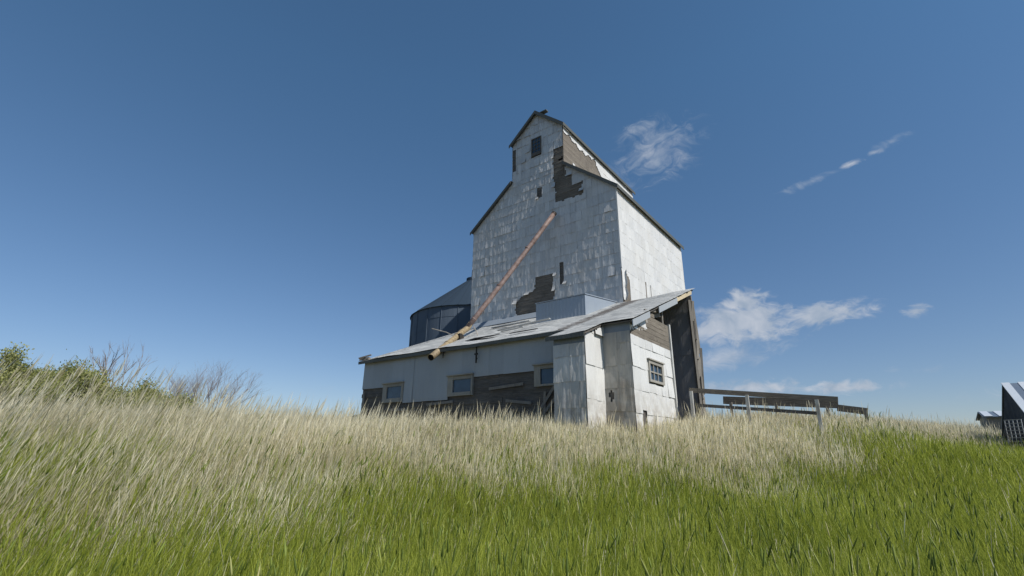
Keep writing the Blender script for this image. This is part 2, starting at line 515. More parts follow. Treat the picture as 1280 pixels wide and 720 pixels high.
def inpoly(x, y, P):
    c = False; n = len(P); j = n - 1
    for i in range(n):
        if (P[i][1] > y) != (P[j][1] > y) and x < (P[j][0] - P[i][0]) * (y - P[i][1]) / (P[j][1] - P[i][1]) + P[i][0]: c = not c
        j = i
    return c
UPATCH = [(-11.4, 14.78), (-10.7, 14.78), (-10.7, 12.95), (-10.34, 12.95), (-10.34, 12.3), (-9.77, 12.3), (-9.77, 11.62), (-11.3, 11.62), (-11.3, 12.3), (-11.42, 12.7)]
LHOLE = [(-13.75, 6.32), (-13.72, 6.88), (-13.29, 7.14), (-12.6, 7.26), (-12.58, 7.95), (-11.49, 7.95), (-11.52, 6.62), (-11.6, 5.8), (-13.3, 5.8)]
HOLES = [UPATCH, LHOLE,
         [(-12.44, 12.8), (-12.1, 12.8), (-12.1, 12.26), (-12.4, 12.26)],
         [(-11.2, 8.42), (-10.92, 8.42), (-10.92, 7.3), (-11.2, 7.3)],
         [(-12.76, 15.93), (-12.1, 15.93), (-12.1, 14.76), (-12.76, 14.76)],
         [(-14.04, 15.72), (-13.8, 15.72), (-13.8, 14.4), (-14.04, 14.4)]]
def keep_front(a, z):
    a2 = a + .05 * noise.noise(Vector((a * 5, z * 5, 1.0))); z2 = z + .06 * noise.noise(Vector((a * 5, z * 5, 9.0)))
    return not any(inpoly(a2, z2, P) for P in HOLES[:2]) and not any(inpoly(a, z, P) for P in HOLES[2:])
kR, kL = (ZC - ZE) / (TU1 - CU1), (ZC - ZE) / (CU0 - TU0)
sl = (ZC - ZE) / (CU0 - TU0)
slc = (ZR - ZCE) / (UM - CU0)
nL = Vector((-sl, 0, 1)).normalized(); nR = Vector((sl, 0, 1)).normalized()
b = B()
cw = (CU1 - CU0) / 11
org = (0, TV0 + .02, 0)
A, N = (1, 0, 0), (0, -1, 0)
# left wing, middle, right wing of the front
s0 = CU0 - 7 * cw
sheets(b, org, A, N, (TU0, CU0, 5.6, ZC + .2), (CU0 - TU0) / 9, .52, keep_front, [(Vector((TU0, 0, ZE - .02)), nL)], seed=2, warp=.010, nu=4, nv=8)
sheets(b, org, A, N, (CU0, CU1, 5.6, ZC), cw, .52, keep_front, [], seed=3, warp=.011, nu=4, nv=8)
sheets(b, org, A, N, (CU1, TU1, 5.6, ZC + .2), (TU1 - CU1) / 9, .52, keep_front, [(Vector((TU1, 0, ZE - .02)), nR)], seed=4, warp=.010, nu=4, nv=8)
fs = b.build('front_siding', M['front_sheet'], tower, recalc=False)
b = B()
nLc = Vector((-slc, 0, 1)).normalized(); nRc = Vector((slc, 0, 1)).normalized()
sheets(b, org, A, N, (CU0, CU1, ZC, ZR + .1), cw, .52, keep_front,
       [(Vector((CU0, 0, ZCE - .02)), nLc), (Vector((CU1, 0, ZCE - .02)), nRc)], seed=6, warp=.015, nu=4, nv=8)
b.build('front_siding', M['front_sheet'], cup, recalc=False)
# side walls
def keep_side(v, z):
    if z < 7.35 - max(0, v - 18.75) * .6 and 18.42 + .12 * math.sin(z * 4) < v < 19.08: return False
    if 20.86 < v < 21.0 and z < 7.55: return False
    if 21.5 < v < 21.6 and z < 7.5: return False
    return True
b = B()
sheets(b, (TU1 - .02, 0, 0), (0, 1, 0), (1, 0, 0), (TV0, TV1, 5.6, ZE - .03), .43, .61, keep_side, seed=8, warp=.006, nu=6, nv=6, loose=.0, lift0=.0035, lap=.005)
b.build('side_siding', M['side_sheet'], tower, recalc=False)
b = B()
sheets(b, (TU0 + .02, 0, 0), (0, 1, 0), (-1, 0, 0), (TV0, TV1, .3, ZE - .03), .8, .61, lambda a, z: True, seed=9, warp=.004, nu=2, nv=3)
b.build('side_siding', M['side_sheet'], tower, recalc=False)
b = B()
sheets(b, (0, TV1 - .02, 0), (1, 0, 0), (0, 1, 0), (TU0, TU1, .3, ZE - .03), .8, .61, lambda a, z: True, seed=10, warp=.004, nu=2, nv=3)
b.build('back_siding', M['side_sheet'], tower, recalc=False)
# curled flap on the torn corner
b = B()
for k in range(5):
    z0, z1 = 6.0 + k * .27, 6.27 + k * .27
    x0 = .05 + .05 * abs(math.sin(k * 1.7)); x1 = .05 + .05 * abs(math.sin((k + 1) * 1.7))
    b.face([(TU1 + .03, 18.3, z0), (TU1 + .03 + x0, 18.45, z0), (TU1 + .03 + x1, 18.45, z1), (TU1 + .03, 18.3, z1)])
    b.face([(TU1 + .03 + x0, 18.45, z0), (TU1 + .02 + x0 * 2, 18.40 , z0 + .02), (TU1 + .02 + x1 * 2, 18.40, z1), (TU1 + .03 + x1, 18.45, z1)])
b.build('peeled_flashing', M['side_sheet'], tower)
# corner trims
b = B()
b.box(TU1 - .01, TU1 + .045, TV0 - .035, TV0 + .035, 7.45, ZE - .05)
b.build('corner_trim', M['side_sheet'], tower)
# bent flaps of torn tin round the holes
rnd = random.Random(77)
for u0_, z0_, w_, h_, bend in ((-11.5, 12.5, .22, .3, .10), (-9.95, 11.75, .24, .2, .12), (-10.5, 12.85, .2, .25, .09), (-13.9, 6.75, .26, .3, .14), (-11.56, 7.0, .16, .5, .12),
                               (-13.2, 7.1, .3, .18, .1), (-11.52, 7.75, .18, .22, .09), (-10.98, 7.25, .2, .16, .1), (-12.5, 12.15, .18, .15, .07), (-11.48, 14.2, .14, .3, .08)):
    b = B(); nn_ = 4; prev = None
    for k in range(nn_ + 1):
        f = k / nn_
        row = [(u0_ + rnd.uniform(-.015, .015), TV0 - .03 - bend * f ** 2, z0_ + h_ * (1 - f)), (u0_ + w_ + rnd.uniform(-.03, .01), TV0 - .035 - bend * f ** 1.6 * .8, z0_ + h_ * (1 - f) + rnd.uniform(-.02, .02))]
        if prev: b.face([prev[0], prev[1], row[1], row[0]])
        prev = row
    bmesh.ops.remove_doubles(b.bm, verts=b.bm.verts[:], dist=.0005)
    fo = b.build('torn_flap', M['front_sheet'], tower); md = fo.modifiers.new('thickness', 'SOLIDIFY'); md.thickness = .003
# exposed boards of the front patches
for rng_, ph_, sd_, ms_, sg_ in (((-11.45, -9.7, 11.55, 12.97), .125, 21, .05, (.9, 2.4)), ((-11.45, -10.82, 12.97, 14.85), .125, 22, .16, (.3, .8)), ((-13.8, -11.45, 5.9, 8.0), .14, 23, .03, (1.2, 3.0)),
                           ((-12.46, -12.05, 12.2, 12.85), .14, 24, .0, (1.2, 3)), ((-11.22, -10.9, 7.2, 8.45), .13, 25, .1, (1.2, 3)), ((-14.02, -13.75, 14.3, 15.75), .13, 26, .1, (1.2, 3))):
    b = B()
    planks(b, (0, TV0 + .02, 0), A, N, rng_, ph_, sd_, miss=ms_, seglen=sg_)
    b.build('exposed_boards', M['wood'] if sd_ < 24 else M['wood_dark'], tower)
b = B(); b.box(-11.3, -10.86, TV0 + .024, TV0 + .036, 13.9, 14.3); b.build('opening', M['void'], cup)
# cupola side: boards and the strip of sheets left under the eave
b = B()
planks(b, (CU1, 0, 0), (0, 1, 0), (1, 0, 0), (TV0 + .03, 23.0, ZC - .1, 15.95), .14, 31, miss=.01, depth=.012)
b.build('exposed_boards', M['wood_side'], cup)
def keep_cup(v, z):
    lim = 15.56 + .10 * math.sin(v * 2.1) + .07 * math.sin(v * 9 + 1)
    if v > 21.9: lim = 15.45 - (v - 21.9) * .75
    return z > lim
b = B()
sheets(b, (CU1 - .0, 0, 0), (0, 1, 0), (1, 0, 0), (TV0, TV1, 12.9, ZCE - .02), .4, .61, keep_cup, seed=33, warp=.005, nu=6, nv=9, loose=0, lift0=.006, lap=.01)
b.build('side_siding', M['side_sheet'], cup, recalc=False)
b = B()
sheets(b, (CU1, 0, 0), (0, 1, 0), (1, 0, 0), (TV0 + .9, TV0 + 1.15, 13.7, 14.2), .25, .5, lambda a, z: True, seed=34, warp=.02, nu=3, nv=3)
b.build('sheet_scrap', M['side_sheet'], cup, recalc=False)
b = B()
sheets(b, (CU0, 0, 0), (0, 1, 0), (-1, 0, 0), (TV0, TV1, 12.9, ZCE - .02), .8, .61, lambda a, z: True, seed=35, warp=.005, nu=2, nv=2)
b.build('side_siding', M['side_sheet'], cup, recalc=False)
b = B()
sheets(b, (0, TV1, 0), (1, 0, 0), (0, 1, 0), (CU0, CU1, 12.9, ZCE - .02), .8, .61, lambda a, z: True, seed=36, warp=.005, nu=2, nv=2)
b.build('back_siding', M['side_sheet'], cup, recalc=False)

# roofs
def roof_slab(bd, u0, z0, u1, z1, v0, v1, t, sag=.03, nseg=14):
    for k in range(nseg):
        va, vb = v0 + (v1 - v0) * k / nseg, v0 + (v1 - v0) * (k + 1) / nseg
        sa = -sag * math.sin(math.pi * k / nseg) + .008 * math.sin(k * 2.3); sb = -sag * math.sin(math.pi * (k + 1) / nseg) + .008 * math.sin((k + 1) * 2.3)
        bd.slab([(u0, va, z0 + sa), (u1, va, z1 + sa), (u1, vb, z1 + sb), (u0, vb, z0 + sb)], t)
b = B()
OV = .13
roof_slab(b, TU1 + OV, ZE - OV * sl + .12, CU1 + .0, ZC + .12, TV0 - .14, TV1 + .14, .07)
b.build('tower_roof', M['roof_dark'], elev); b = B()
roof_slab(b, TU0 - OV, ZE - OV * sl + .12, CU0 - .0, ZC + .12, TV0 - .14, TV1 + .14, .07)
main_roof = b.build('tower_roof', M['roof_dark'], elev)
b = B()
roof_slab(b, CU1 + OV, ZCE - OV * slc + .13, UM, ZR + .13, TV0 - .16, TV1 + .16, .07, .02)
b.build('cupola_roof', M['roof_dark'], elev); b = B()
roof_slab(b, CU0 - OV, ZCE - OV * slc + .13, UM, ZR + .13, TV0 - .16, TV1 + .16, .07, .02)
cup_roof = b.build('cupola_roof', M['roof_dark'], elev)
# fascia boards (verge and eave)
def verge(bd, ua, za, ub, zb, v, h=.17, t=.03):
    bd.prism([(ua, za), (ub, zb), (ub, zb - h), (ua, za - h)], 'v', v, v + t)
for args, nm, par in (((TU1 + OV + .02, ZE - OV * sl + .10, CU1 + .03, ZC + .10, TV0 - .175, .20), 'verge_board', main_roof),
                 ((TU0 - OV - .02, ZE - OV * sl + .10, CU0 - .03, ZC + .10, TV0 - .175, .15), 'verge_board', main_roof),
                 ((CU1 + OV + .02, ZCE - OV * slc + .11, UM, ZR + .11, TV0 - .195, .23), 'verge_board', cup_roof),
                 ((CU0 - OV - .02, ZCE - OV * slc + .11, UM - .002, ZR + .11, TV0 - .197, .17), 'verge_board', cup_roof)):
    b = B(); verge(b, *args); b.build(nm, M['dark_trim'], par)
b = B(); b.box(TU1 + OV + .003, TU1 + OV + .028, TV0 - .17, TV1 + .14, ZE - OV * sl - .07, ZE - OV * sl + .11); b.build('fascia', M['dark_trim'], main_roof)
b = B(); b.box(CU1 + OV + .003, CU1 + OV + .03, TV0 - .19, TV1 + .16, ZCE - OV * slc - .05, ZCE - OV * slc + .12); b.build('fascia', M['dark_trim'], cup_roof)
b = B(); b.box(UM + .25, UM + .7, TV0 - .12, TV0 + .1, ZR - .16, ZR - .09, .01); b.build('ridge_board', M['dark_trim'], cup_roof)

# windows --------------------------------------------------------------
def window_front(parent, outer, glass, v, cols=1, rows=1, mat='frame', hood=True, bar=.03):
    u0, u1, z0, z1 = outer; g0, g1, h0, h1 = glass
    bf = B()
    d0, d1 = v - .055, v + .03
    bf.box(u0, g0, d0, d1, z0, z1); bf.box(g1, u1, d0, d1, z0, z1)
    bf.box(g0 + .001, g1 - .001, d0 + .003, d1, h1, z1); bf.box(g0 + .001, g1 - .001, d0 - .02, d1, z0, h0)
    if hood: bf.box(u0 - .04, u1 + .04, d0 - .06, d1, z1 + .002, z1 + .045)
    w = bf.build('window', M[mat], parent)
    bp = B(); bp.box(g0 - .005, g1 + .005, v - .008, v + .012, h0 - .005, h1 + .005)
    bp.build('pane', M['glass'], w)
    if cols * rows > 1:
        bm_ = B()
        for i in range(1, cols): 
            x = g0 + (g1 - g0) * i / cols; bm_.box(x - bar / 2, x + bar / 2, v - .035, v - .012, h0, h1)
        for j in range(1, rows):
            z = h0 + (h1 - h0) * j / rows; bm_.box(g0, g1, v - .03, v - .0125, z - bar / 2, z + bar / 2)
        bm_.build('muntin', M[mat], w)
    return w
MV = 12.30   # main shed wall plane
window_front(elev, (-12.74, -12.12, 14.80, 15.90), (-12.69, -12.17, 14.98, 15.86), TV0 - .01, 3, 4, 'wood_dark', hood=False)
for outer, glass in (((-15.76, -14.56, 1.62, 2.34), (-15.53, -14.66, 1.77, 2.22)),
                     ((-12.2, -11.03, 1.68, 2.37), (-11.95, -11.1, 1.8, 2.24)),
                     ((-8.49, -7.2, 1.78, 2.42), (-8.26, -7.28, 1.84, 2.30))):
    window_front(elev, outer, glass, MV)
w = B()   # side wall window in plane u = SU
SU = -5.28
for y0, y1, z0, z1 in ((13.34, 13.42, 1.83, 2.46), (14.33, 14.48, 1.83, 2.46), (13.42, 14.33, 2.36, 2.46), (13.42, 14.33, 1.83, 1.9)):
    w.box(SU - .04, SU + .055, y0, y1, z0, z1)
w.box(SU - .04, SU + .09, 13.30, 14.52, 2.462, 2.50)
wo = w.build('window', M['frame'], elev)
w = B(); w.box(SU - .02, SU + .002, 13.415, 14.335, 1.895, 2.365); w.build('pane', M['glass'], wo)
w = B()
for y in (13.72, 14.03): w.box(SU + .004, SU + .034, y - .018, y + .018, 1.9, 2.36)
w.box(SU + .005, SU + .037, 13.42, 14.33, 2.11, 2.15)
w.build('muntin', M['frame'], wo)

# lean-to shed -----------------------------------------------------------
K = .41
def rz(v): return 5.92 - K * (TV0 - v)        # roof surface height
GL, GR = -17.15, SU
AV, AU0, AU1 = 11.27, -7.14, -6.13            # the bump-out at the right
b = B()
t_ = .10
b.prism([(MV + .035, -.2), (MV + .035, rz(MV) - .12), (MV + t_, rz(MV + t_) - .12), (MV + t_, -.2)], 'u', GL, AU0 + .02)
b.prism([(MV + .05, .0), (MV + .05, rz(MV) - .12), (TV0, rz(TV0) - .12), (TV0, .0)], 'u', GL, GL + .1)
b.box(AU0, AU1 - .03, AV + .02, AV + .08, -.2, rz(AV) - .12)
b.prism([(AV + .03, -.2), (AV + .03, rz(AV) - .12), (MV + .03, rz(MV) - .12), (MV + .03, -.2)], 'u', AU1 - .06, AU1 - .025)
b.prism([(AV + .03, -.2), (AV + .03, rz(AV) - .12), (MV + .03, rz(MV) - .12), (MV + .03, -.2)], 'u', AU0 + .01, AU0 + .04)
b.box(AU1 - .03, SU - .04, MV + .02, MV + .08, -.2, rz(MV) - .12)
b.box(SU - .06, SU - .03, MV + .03, 15.3, -.2, 3.0)
shed = b.build('shed_wall', M['wood_dark'], elev)
# boards exposed on the long front
b = B()
planks(b, (0, MV + .03, 0), A, N, (GL - .02, AU0, .35, 2.42), .17, 41, miss=.045, depth=.04, tiltamp=.02, gap=.012, seglen=(.8, 3.2))
b.build('exposed_boards', M['wood_dark'], shed)
for p, q in (((-8.35, MV - .05, 1.0), (-7.75, MV - .06, 1.75)), ((-8.1, MV - .09, 1.0), (-7.5, MV - .10, 1.6)), ((-8.15, MV - .04, .9), (-8.1, MV - .04, 1.62)),
             ((-16.9, MV - .05, 1.1), (-16.95, MV - .06, 2.1)), ((-13.2, MV - .06, 1.45), (-11.9, MV - .05, 1.5)), ((-15.3, MV - .06, 1.36), (-14.2, MV - .05, 1.31)),
             ((-10.3, MV - .04, 1.83), (-8.9, MV - .05, 1.90)), ((-9.6, MV - .03, 1.42), (-8.6, MV - .05, 1.30))):
    b = B(); b.beam(p, q, .025, .09); b.build('loose_board', M['wood_post'], shed)
def keep_main(a, z):
    if z > rz(MV) - .13: return False
    if -15.78 < a < -14.55 and z < 2.36: return False
    if -12.22 < a < -11.02 and z < 2.39: return False
    if a > -8.5 and z < 2.43: return False
    if a <= -15.74: return z > 2.24 + (a + 17.15) * .0
    if a <= -12.2: return z > 1.57
    return z > 2.27
b = B()
sheets(b, (0, MV + .02, 0), A, N, (GL, AU0 + .02, 1.57, rz(MV) - .1), .62, 1.76, keep_main, seed=43, warp=.005, nu=10, nv=40, out=.035, loose=.0, lap=.0)
b.build('shed_siding', M['shed_sheet'], shed, recalc=False)
b = B()
sheets(b, (0, AV, 0), A, N, (AU0, AU1, .35, rz(AV) - .32), .26, .68, lambda a, z: True, seed=44, warp=.012, nu=5, nv=6, out=.02)
b.build('porch_siding', M['front_sheet'], shed, recalc=False)
b = B(); b.box(AU0 + .005, AU1 - .005, AV - .012, AV + .018, rz(AV) - .34, rz(AV) - .11); b.build('eave_shade_band', M['band'], shed); b = B(); b.box(AU1 + .003, SU - .005, MV - .012, MV + .018, rz(MV) - .36, rz(MV) - .11)  # blue-grey boxes paint the shadow under the eaves
b.build('eave_shade_band', M['band'], shed)
b = B()
sheets(b, (AU1 - .02, 0, 0), (0, 1, 0), (1, 0, 0), (AV - .02, MV, .35, rz(MV)), .52, .9, lambda a, z: z < rz(a) - .08, seed=45, warp=.012, nu=5, nv=8, out=.015,
       planes=[(Vector((0, AV, rz(AV) - .1)), Vector((0, -K, 1)))])
b.build('porch_side_siding', M['side_sheet'], shed, recalc=False)
b = B()
def keepB(a, z): return not ((a + 5.93) ** 2 / .006 + (z - 1.38) ** 2 / .018 < 1)
sheets(b, (0, MV, 0), A, N, (AU1, SU, .35, rz(MV) - .34), .425, .62, keepB, seed=46, warp=.016, nu=8, nv=10, out=.02)
b.build('stained_siding', M['stained_sheet'], shed, recalc=False)
def keepS(v, z):
    if z > rz(v) - .13: return False
    if 13.33 < v < 14.49 and 1.82 < z < 2.47: return False
    if 12.72 < v < 13.0 and z < 1.0: return False
    if v < 13.52 + .05 * math.sin(z * 21): return z < 3.03 or z > 3.18 + (v - 12.3) * .16 + .03 * math.sin(v * 30)
    return z < 3.03
b = B()
sheets(b, (SU - .02, 0, 0), (0, 1, 0), (1, 0, 0), (MV - .02, 15.33, .3, 4.2), .505, .62, keepS, seed=47, warp=.008, nu=9, nv=12, out=.02,
       planes=[(Vector((0, MV, rz(MV) - .1)), Vector((0, -K, 1)))])
b.build('side_siding', M['side_sheet'], shed, recalc=False)
b = B()
planks(b, (SU, 0, 0), (0, 1, 0), (1, 0, 0), (12.33, 15.33, 3.0, 3.46), .15, 51, miss=0, depth=.012, seglen=(2, 4))
planks(b, (SU, 0, 0), (0, 1, 0), (1, 0, 0), (13.45, 15.33, 3.46, 3.86), .13, 52, miss=0, depth=.012)
planks(b, (SU, 0, 0), (0, 1, 0), (1, 0, 0), (13.5, 14.2, 3.86, 4.0), .13, 53, miss=0, depth=.012)
b.build('exposed_boards', M['wood_side'], shed)
# rafter ends, broken studs and jambs
b = B()
b.box(SU - .05, SU + .06, 15.33, 15.42, .3, 3.9)
b.build('door_jamb', M['trim'], shed)
for p, q, w_, h_ in (((SU - .05, 15.02, 3.8), (SU - .05, 15.05, 4.4), .04, .09), ((SU - .1, 14.3, 3.8), (SU - .1, 14.28, 4.1), .05, .09),
                     ((SU - .02, 13.5, 3.98), (SU + .03, 14.35, 4.12), .05, .07), ((SU - .05, 14.0, 3.9), (SU - .02, 14.75, 4.1), .04, .12)):
    b = B(); b.beam(p, q, w_, h_); b.build('broken_stud', M['wood_post'], shed)
b = B()
for k in range(7):
    y = 18.2 + .03 * (k % 2); b.beam((SU + .0 + .02 * (k % 3), y, .3 + k * .72), (SU + .05 - .02 * (k % 2), y + .05, 1.1 + k * .72), .06, .1 + .05 * (k % 2))
b.box(SU - .35, SU + .02, 18.22, 18.30, .2, 5.65)
b.beam((SU - .02, 18.1, .4), (SU - .04, 18.12, 5.45), .09, .06)
b.beam((SU + .04, 18.33, 1.9), (SU + .12, 18.36, 3.6), .05, .1)
b.beam((SU + .08, 18.35, 3.4), (SU + .03, 18.3, 5.3), .04, .08)
b.build('broken_corner_post', M['wood_post'], shed)
b = B()
sheets(b, (0, 18.2, 0), (1, 0, 0), (0, -1, 0), (-8.05, SU - .06, .2, 5.7), .55, 1.6, lambda a, z: True, seed=55, warp=.006, nu=4, nv=6, out=.0, loose=0)
b.build('inner_wall', M['inner_sheet'], shed, recalc=False)
b = B(); b.box(-8.06, SU - .1, 18.215, 18.26, .2, 5.72); b.build('back_wall', M['wood_dark'], shed)
b = B(); b.box(GL + .2, SU - .05, MV + .15, TV0 - .1, .55, .62); b.build('shed_floor', M['wood_dark'], shed)

# shed roof, laid in courses
b = B()
rnd = random.Random(9)
def course(bd, ua, ub, va, vb, lift=.0, t=.02):
    """one row of shingles as separate tabs"""
    u = ua
    while u < ub - .01:
        w_ = min(rnd.uniform(.28, .42), ub - u)
        l = lift + rnd.uniform(0, .004); e = rnd.uniform(-.015, .012)
        sag = lambda uu: .03 * math.sin((uu + 17) * .55) + .018 * math.sin(uu * 1.9)
        s1, s2 = sag(u), sag(u + w_)
        bd.slab([(u, va + e, rz(va + e) + s1 + l + .008), (u + w_ - .006, va + e, rz(va + e) + s2 + l + .008),
                 (u + w_ - .006, vb + .03, rz(vb + .03) + s2 + .004), (u, vb + .03, rz(vb + .03) + s1 + .002)], .006)
        u += w_
v = 12.12
while v < TV0 - .03:
    vb = min(v + .20, TV0 - .01)
    ua = GL - .22 - .05 * rnd.random(); ub = SU + .16 + .04 * rnd.random()
    course(b, ua, ub, v, vb)
    v += .20
v = 11.10
while v < 12.1:
    course(b, AU0 - .18 - .03 * rnd.random() - .0, AU1 + .08, v, v + .2)
    v += .20
shroof = b.build('shed_roof', M['shingle'], elev)
b = B()
b.slab([(GL - .18, 12.16, rz(12.16) - .035), (SU + .1, 12.16, rz(12.16) - .035), (SU + .1, TV0 - .02, rz(TV0) - .04), (GL - .18, TV0 - .02, rz(TV0) - .04)], .045)
b.slab([(AU0 - .14, 11.14, rz(11.14) - .035), (AU1 + .05, 11.14, rz(11.14) - .035), (AU1 + .05, 12.155, rz(12.155) - .035), (AU0 - .14, 12.155, rz(12.155) - .035)], .045)
b.build('roof_deck', M['wood_dark'], shroof)
b = B()
b.box(GL - .2, AU0 - .15, 12.10, 12.125, rz(12.12) - .13, rz(12.12) - .012)
b.box(AU0 - .16, AU1 + .06, 11.085, 11.11, rz(11.1) - .13, rz(11.1) - .012)
b.build('eave_board', M['dark_trim'], shroof)
# rake trim on the right end, coloured bluish to paint in the overhang shade
def rake(bd, va, vb, h, u=SU + .14, d=.0, t=.025):
    bd.prism([(va, rz(va) - .03 + d), (vb, rz(vb) - .03 + d), (vb, rz(vb) - .03 - h + d), (va, rz(va) - .03 - h + d)], 'u', u, u + t)
b = B(); rake(b, 12.14, 13.45, .19); b.build('rake_trim', M['shed_sheet'], shroof)
b = B(); rake(b, 14.25, 16.1, .20); b.build('rake_trim', M['shed_sheet'], shroof)
b = B(); rake(b, 16.1, 18.0, .15, u=SU + .10); b.build('rake_board', M['wood_pale'], shroof)
b = B(); b.box(GL - .3, GL + .3, 12.2, 12.32, rz(12.2) + .03, rz(12.2) + .13, .02); b.beam((GL - .2, 12.1, 3.52), (GL + .35, 12.3, 3.64), .05, .05)
b.build('rafter_tip', M['wood'], shroof)
# torn patches and slats lifted from the roof
b = B()
b.slab([(-11.9, 12.75, rz(12.75) + .075), (-10.75, 12.95, rz(12.95) + .07), (-10.65, 13.2, rz(13.2) + .07), (-11.8, 13.15, rz(13.15) + .075)], .02)
b.build('torn_patch', M['void'], shroof)
b = B()
b.slab([(-9.9, 12.8, rz(12.8) + .075), (-8.9, 12.9, rz(12.9) + .07), (-8.85, 13.0, rz(13.) + .07), (-9.9, 12.93, rz(12.93) + .075)], .02)
b.build('torn_patch', M['void'], shroof)
b = B()
b.beam((-11.4, 14.0, rz(14.0) + .12), (-9.2, 14.3, rz(14.3) + .20), .12, .03)
b.build('lifted_shingle_strip', M['shingle'], shroof)
b = B()
b.beam((-13.0, 15.6, rz(15.6) + .1), (-10.7, 15.2, rz(15.2) + .16), .14, .03)
b.build('lifted_shingle_strip', M['shingle'], shroof)
b = B()
b.beam((-10.9, 13.6, rz(13.6) + .1), (-10.0, 13.75, rz(13.75) + .12), .1, .03)
b.build('lifted_shingle_strip', M['shingle'], shroof)
# blue-grey sloped band where the shed roof meets the tower
b = B()
b.slab([(TU0 + .02, 17.5, rz(17.5) + .075), (-10.7, 17.5, rz(17.5) + .075), (-10.7, TV0 - .035, 6.16), (TU0 + .02, TV0 - .035, 6.16)], .02)
b.build('band', M['band'], shroof)
# metal box dormer on the roof
BX0, BX1, BV = -10.63, -8.38, 15.5
b = B()
for (p, q) in (((BX0, BV), (BX1, BV)),):
    b.prism([(BV, rz(BV) - .05), (BV, 5.56), (TV0 - .05, 5.92), (TV0 - .05, rz(TV0 - .05) - .1)], 'u', BX0, BX1)
b.slab([(BX0 - .03, BV - .03, 5.60), (BX1 + .03, BV - .03, 5.60), (BX1 + .03, TV0 - .05, 5.96), (BX0 - .03, TV0 - .05, 5.96)], .03)
b.build('roof_hutch', M['box_sheet'], elev)
# bracket below the eave
b = B(); b.box(-10.85, -10.81, 12.16, 12.2, 2.72, 3.3); b.box(-10.9, -10.76, 12.15, 12.19, 3.0, 3.05)
b.beam((-10.83, 12.16, 2.75), (-10.83, 12.24, 2.9), .02)
b.build('bracket', M['iron'], elev)
b = B(); b.beam((-12.39, 12.16, 3.28), (-12.39, 12.14, 3.1), .03); b.beam((-12.39, 12.14, 3.1), (-12.34, 12.1, 3.04), .03)
b.build('hook', M['iron'], elev)

# ------------------------------------------------------------------ grain spout (pipe)
spout = thing('grain_spout', 'long rusty grain spout pipe slanting down the elevator front with a bent yellowed end', 'pipe', -13.73, 14.8, 4.86)
P0, P1, P2 = Vector((-11.26, 18.0, 10.87)), Vector((-13.73, 14.8, 4.86)), Vector((-12.44, 11.6, 2.98))
b = B()
d = P1 - P0
b.tube([P0 + d * k / 8 + Vector((0, 0, -.05 * math.sin(math.pi * k / 8))) for k in range(9)], .112, 16)
b.build('pipe', M['rust'], spout, smooth=True)
for f in (.0, .33, .66, .93):
    b = B(); c = P0 + d * f; b.tube([c - d.normalized() * .03, c + d.normalized() * .03], .124, 16)
    b.build('pipe_band', M['rust'], spout)
b = B()
c = P0 - d.normalized() * .03; b.tube([c - d.normalized() * .05, c + d.normalized() * .03], .13, 16)
b.build('pipe_collar', M['iron'], spout)
b = B()
e = P2 - P1
b.tube([P1 - d.normalized() * .25, P1 + Vector((0, 0, -.02)), P1 + e * .12, P1 + e * .3, P1 + e * .34, P1 + e * .7, P2], [.11, .125, .12, .125, .115, .12, .12], 16, cap=False)
end = b.build('spout_end', M['yellow_rust'], spout, smooth=True)
sm = end.modifiers.new('thickness', 'SOLIDIFY'); sm.thickness = .008
b = B(); b.tube([P2 - e.normalized() * .05, P2 - e.normalized() * .03], .112, 16); b.build('pipe_bore', M['void'], end)
for f in (.32, .6):
    b = B(); c = P1 + e * f; b.tube([c - e.normalized() * .025, c + e.normalized() * .025], .135, 16)
    b.build('pipe_band', M['yellow_rust'], end)
for p, q, r in (((-15.05, 14.0, 4.86), (-13.35, 14.0, 4.2), .022), ((-12.9, 14.3, 4.7), (-12.25, 13.9, 3.95), .02), ((-13.3, 14.0, 3.92), (-12.2, 14.0, 3.85), .03),
                ((-13.75, 14.0, 4.2), (-13.0, 13.4, 3.95), .02), ((-13.0, 13.7, 4.02), (-11.5, 13.6, 3.97), .02), ((-12.7, 14.2, 4.1), (-11.6, 13.1, 3.74), .018)):
    b = B(); mid = (Vector(p) + Vector(q)) / 2 + Vector((.03, 0, .05))
    b.tube([p, mid, q], [r, r, r * .7], 6)
    b.build('brace_rod', M['stick'], spout)
b = B(); b.box(-13.5, -13.1, 13.7, 14.0, rz(13.8) + .04, rz(13.8) + .26, .04); b.tube([(-13.9, 14.6, 4.75), (-13.6, 14.2, 4.5), (-13.2, 13.9, 4.3)], .07, 8)
b.build('clamp', M['iron'], spout)

# ------------------------------------------------------------------ grain bin behind the tower
BC = (-23.55, 25.9); BR, BE, BP = 4.45, 8.95, 12.15
gbz = gzu(*BC)
gbin = thing('grain_bin', 'round dark blue steel grain bin with conical roof half hidden behind the elevator', 'grain bin', BC[0], BC[1], gbz)
b = B()
n = 96; rows = 11
for r in range(rows):
    z0 = gbz - .3 + (BE - gbz + .3) * r / rows; z1 = gbz - .3 + (BE - gbz + .3) * (r + 1) / rows
    for k in range(n):
        a0, a1 = 2 * math.pi * k / n, 2 * math.pi * (k + 1) / n
        q = BR + (.012 if (k // 8 + r) % 2 else 0)
        b.face([(BC[0] + q * math.cos(a), BC[1] + q * math.sin(a), z) for a, z in ((a0, z0), (a1, z0), (a1, z1), (a0, z1))])
bw = b.build('bin_wall', M['bin_wall'], gbin)
b = B()
for k in range(24):
    a = 2 * math.pi * k / 24
    b.beam((BC[0] + (BR + .03) * math.cos(a), BC[1] + (BR + .03) * math.sin(a), gbz), (BC[0] + (BR + .03) * math.cos(a), BC[1] + (BR + .03) * math.sin(a), BE), .012, .03)
b.build('stiffener', M['bin_wall'], bw)
b = B()
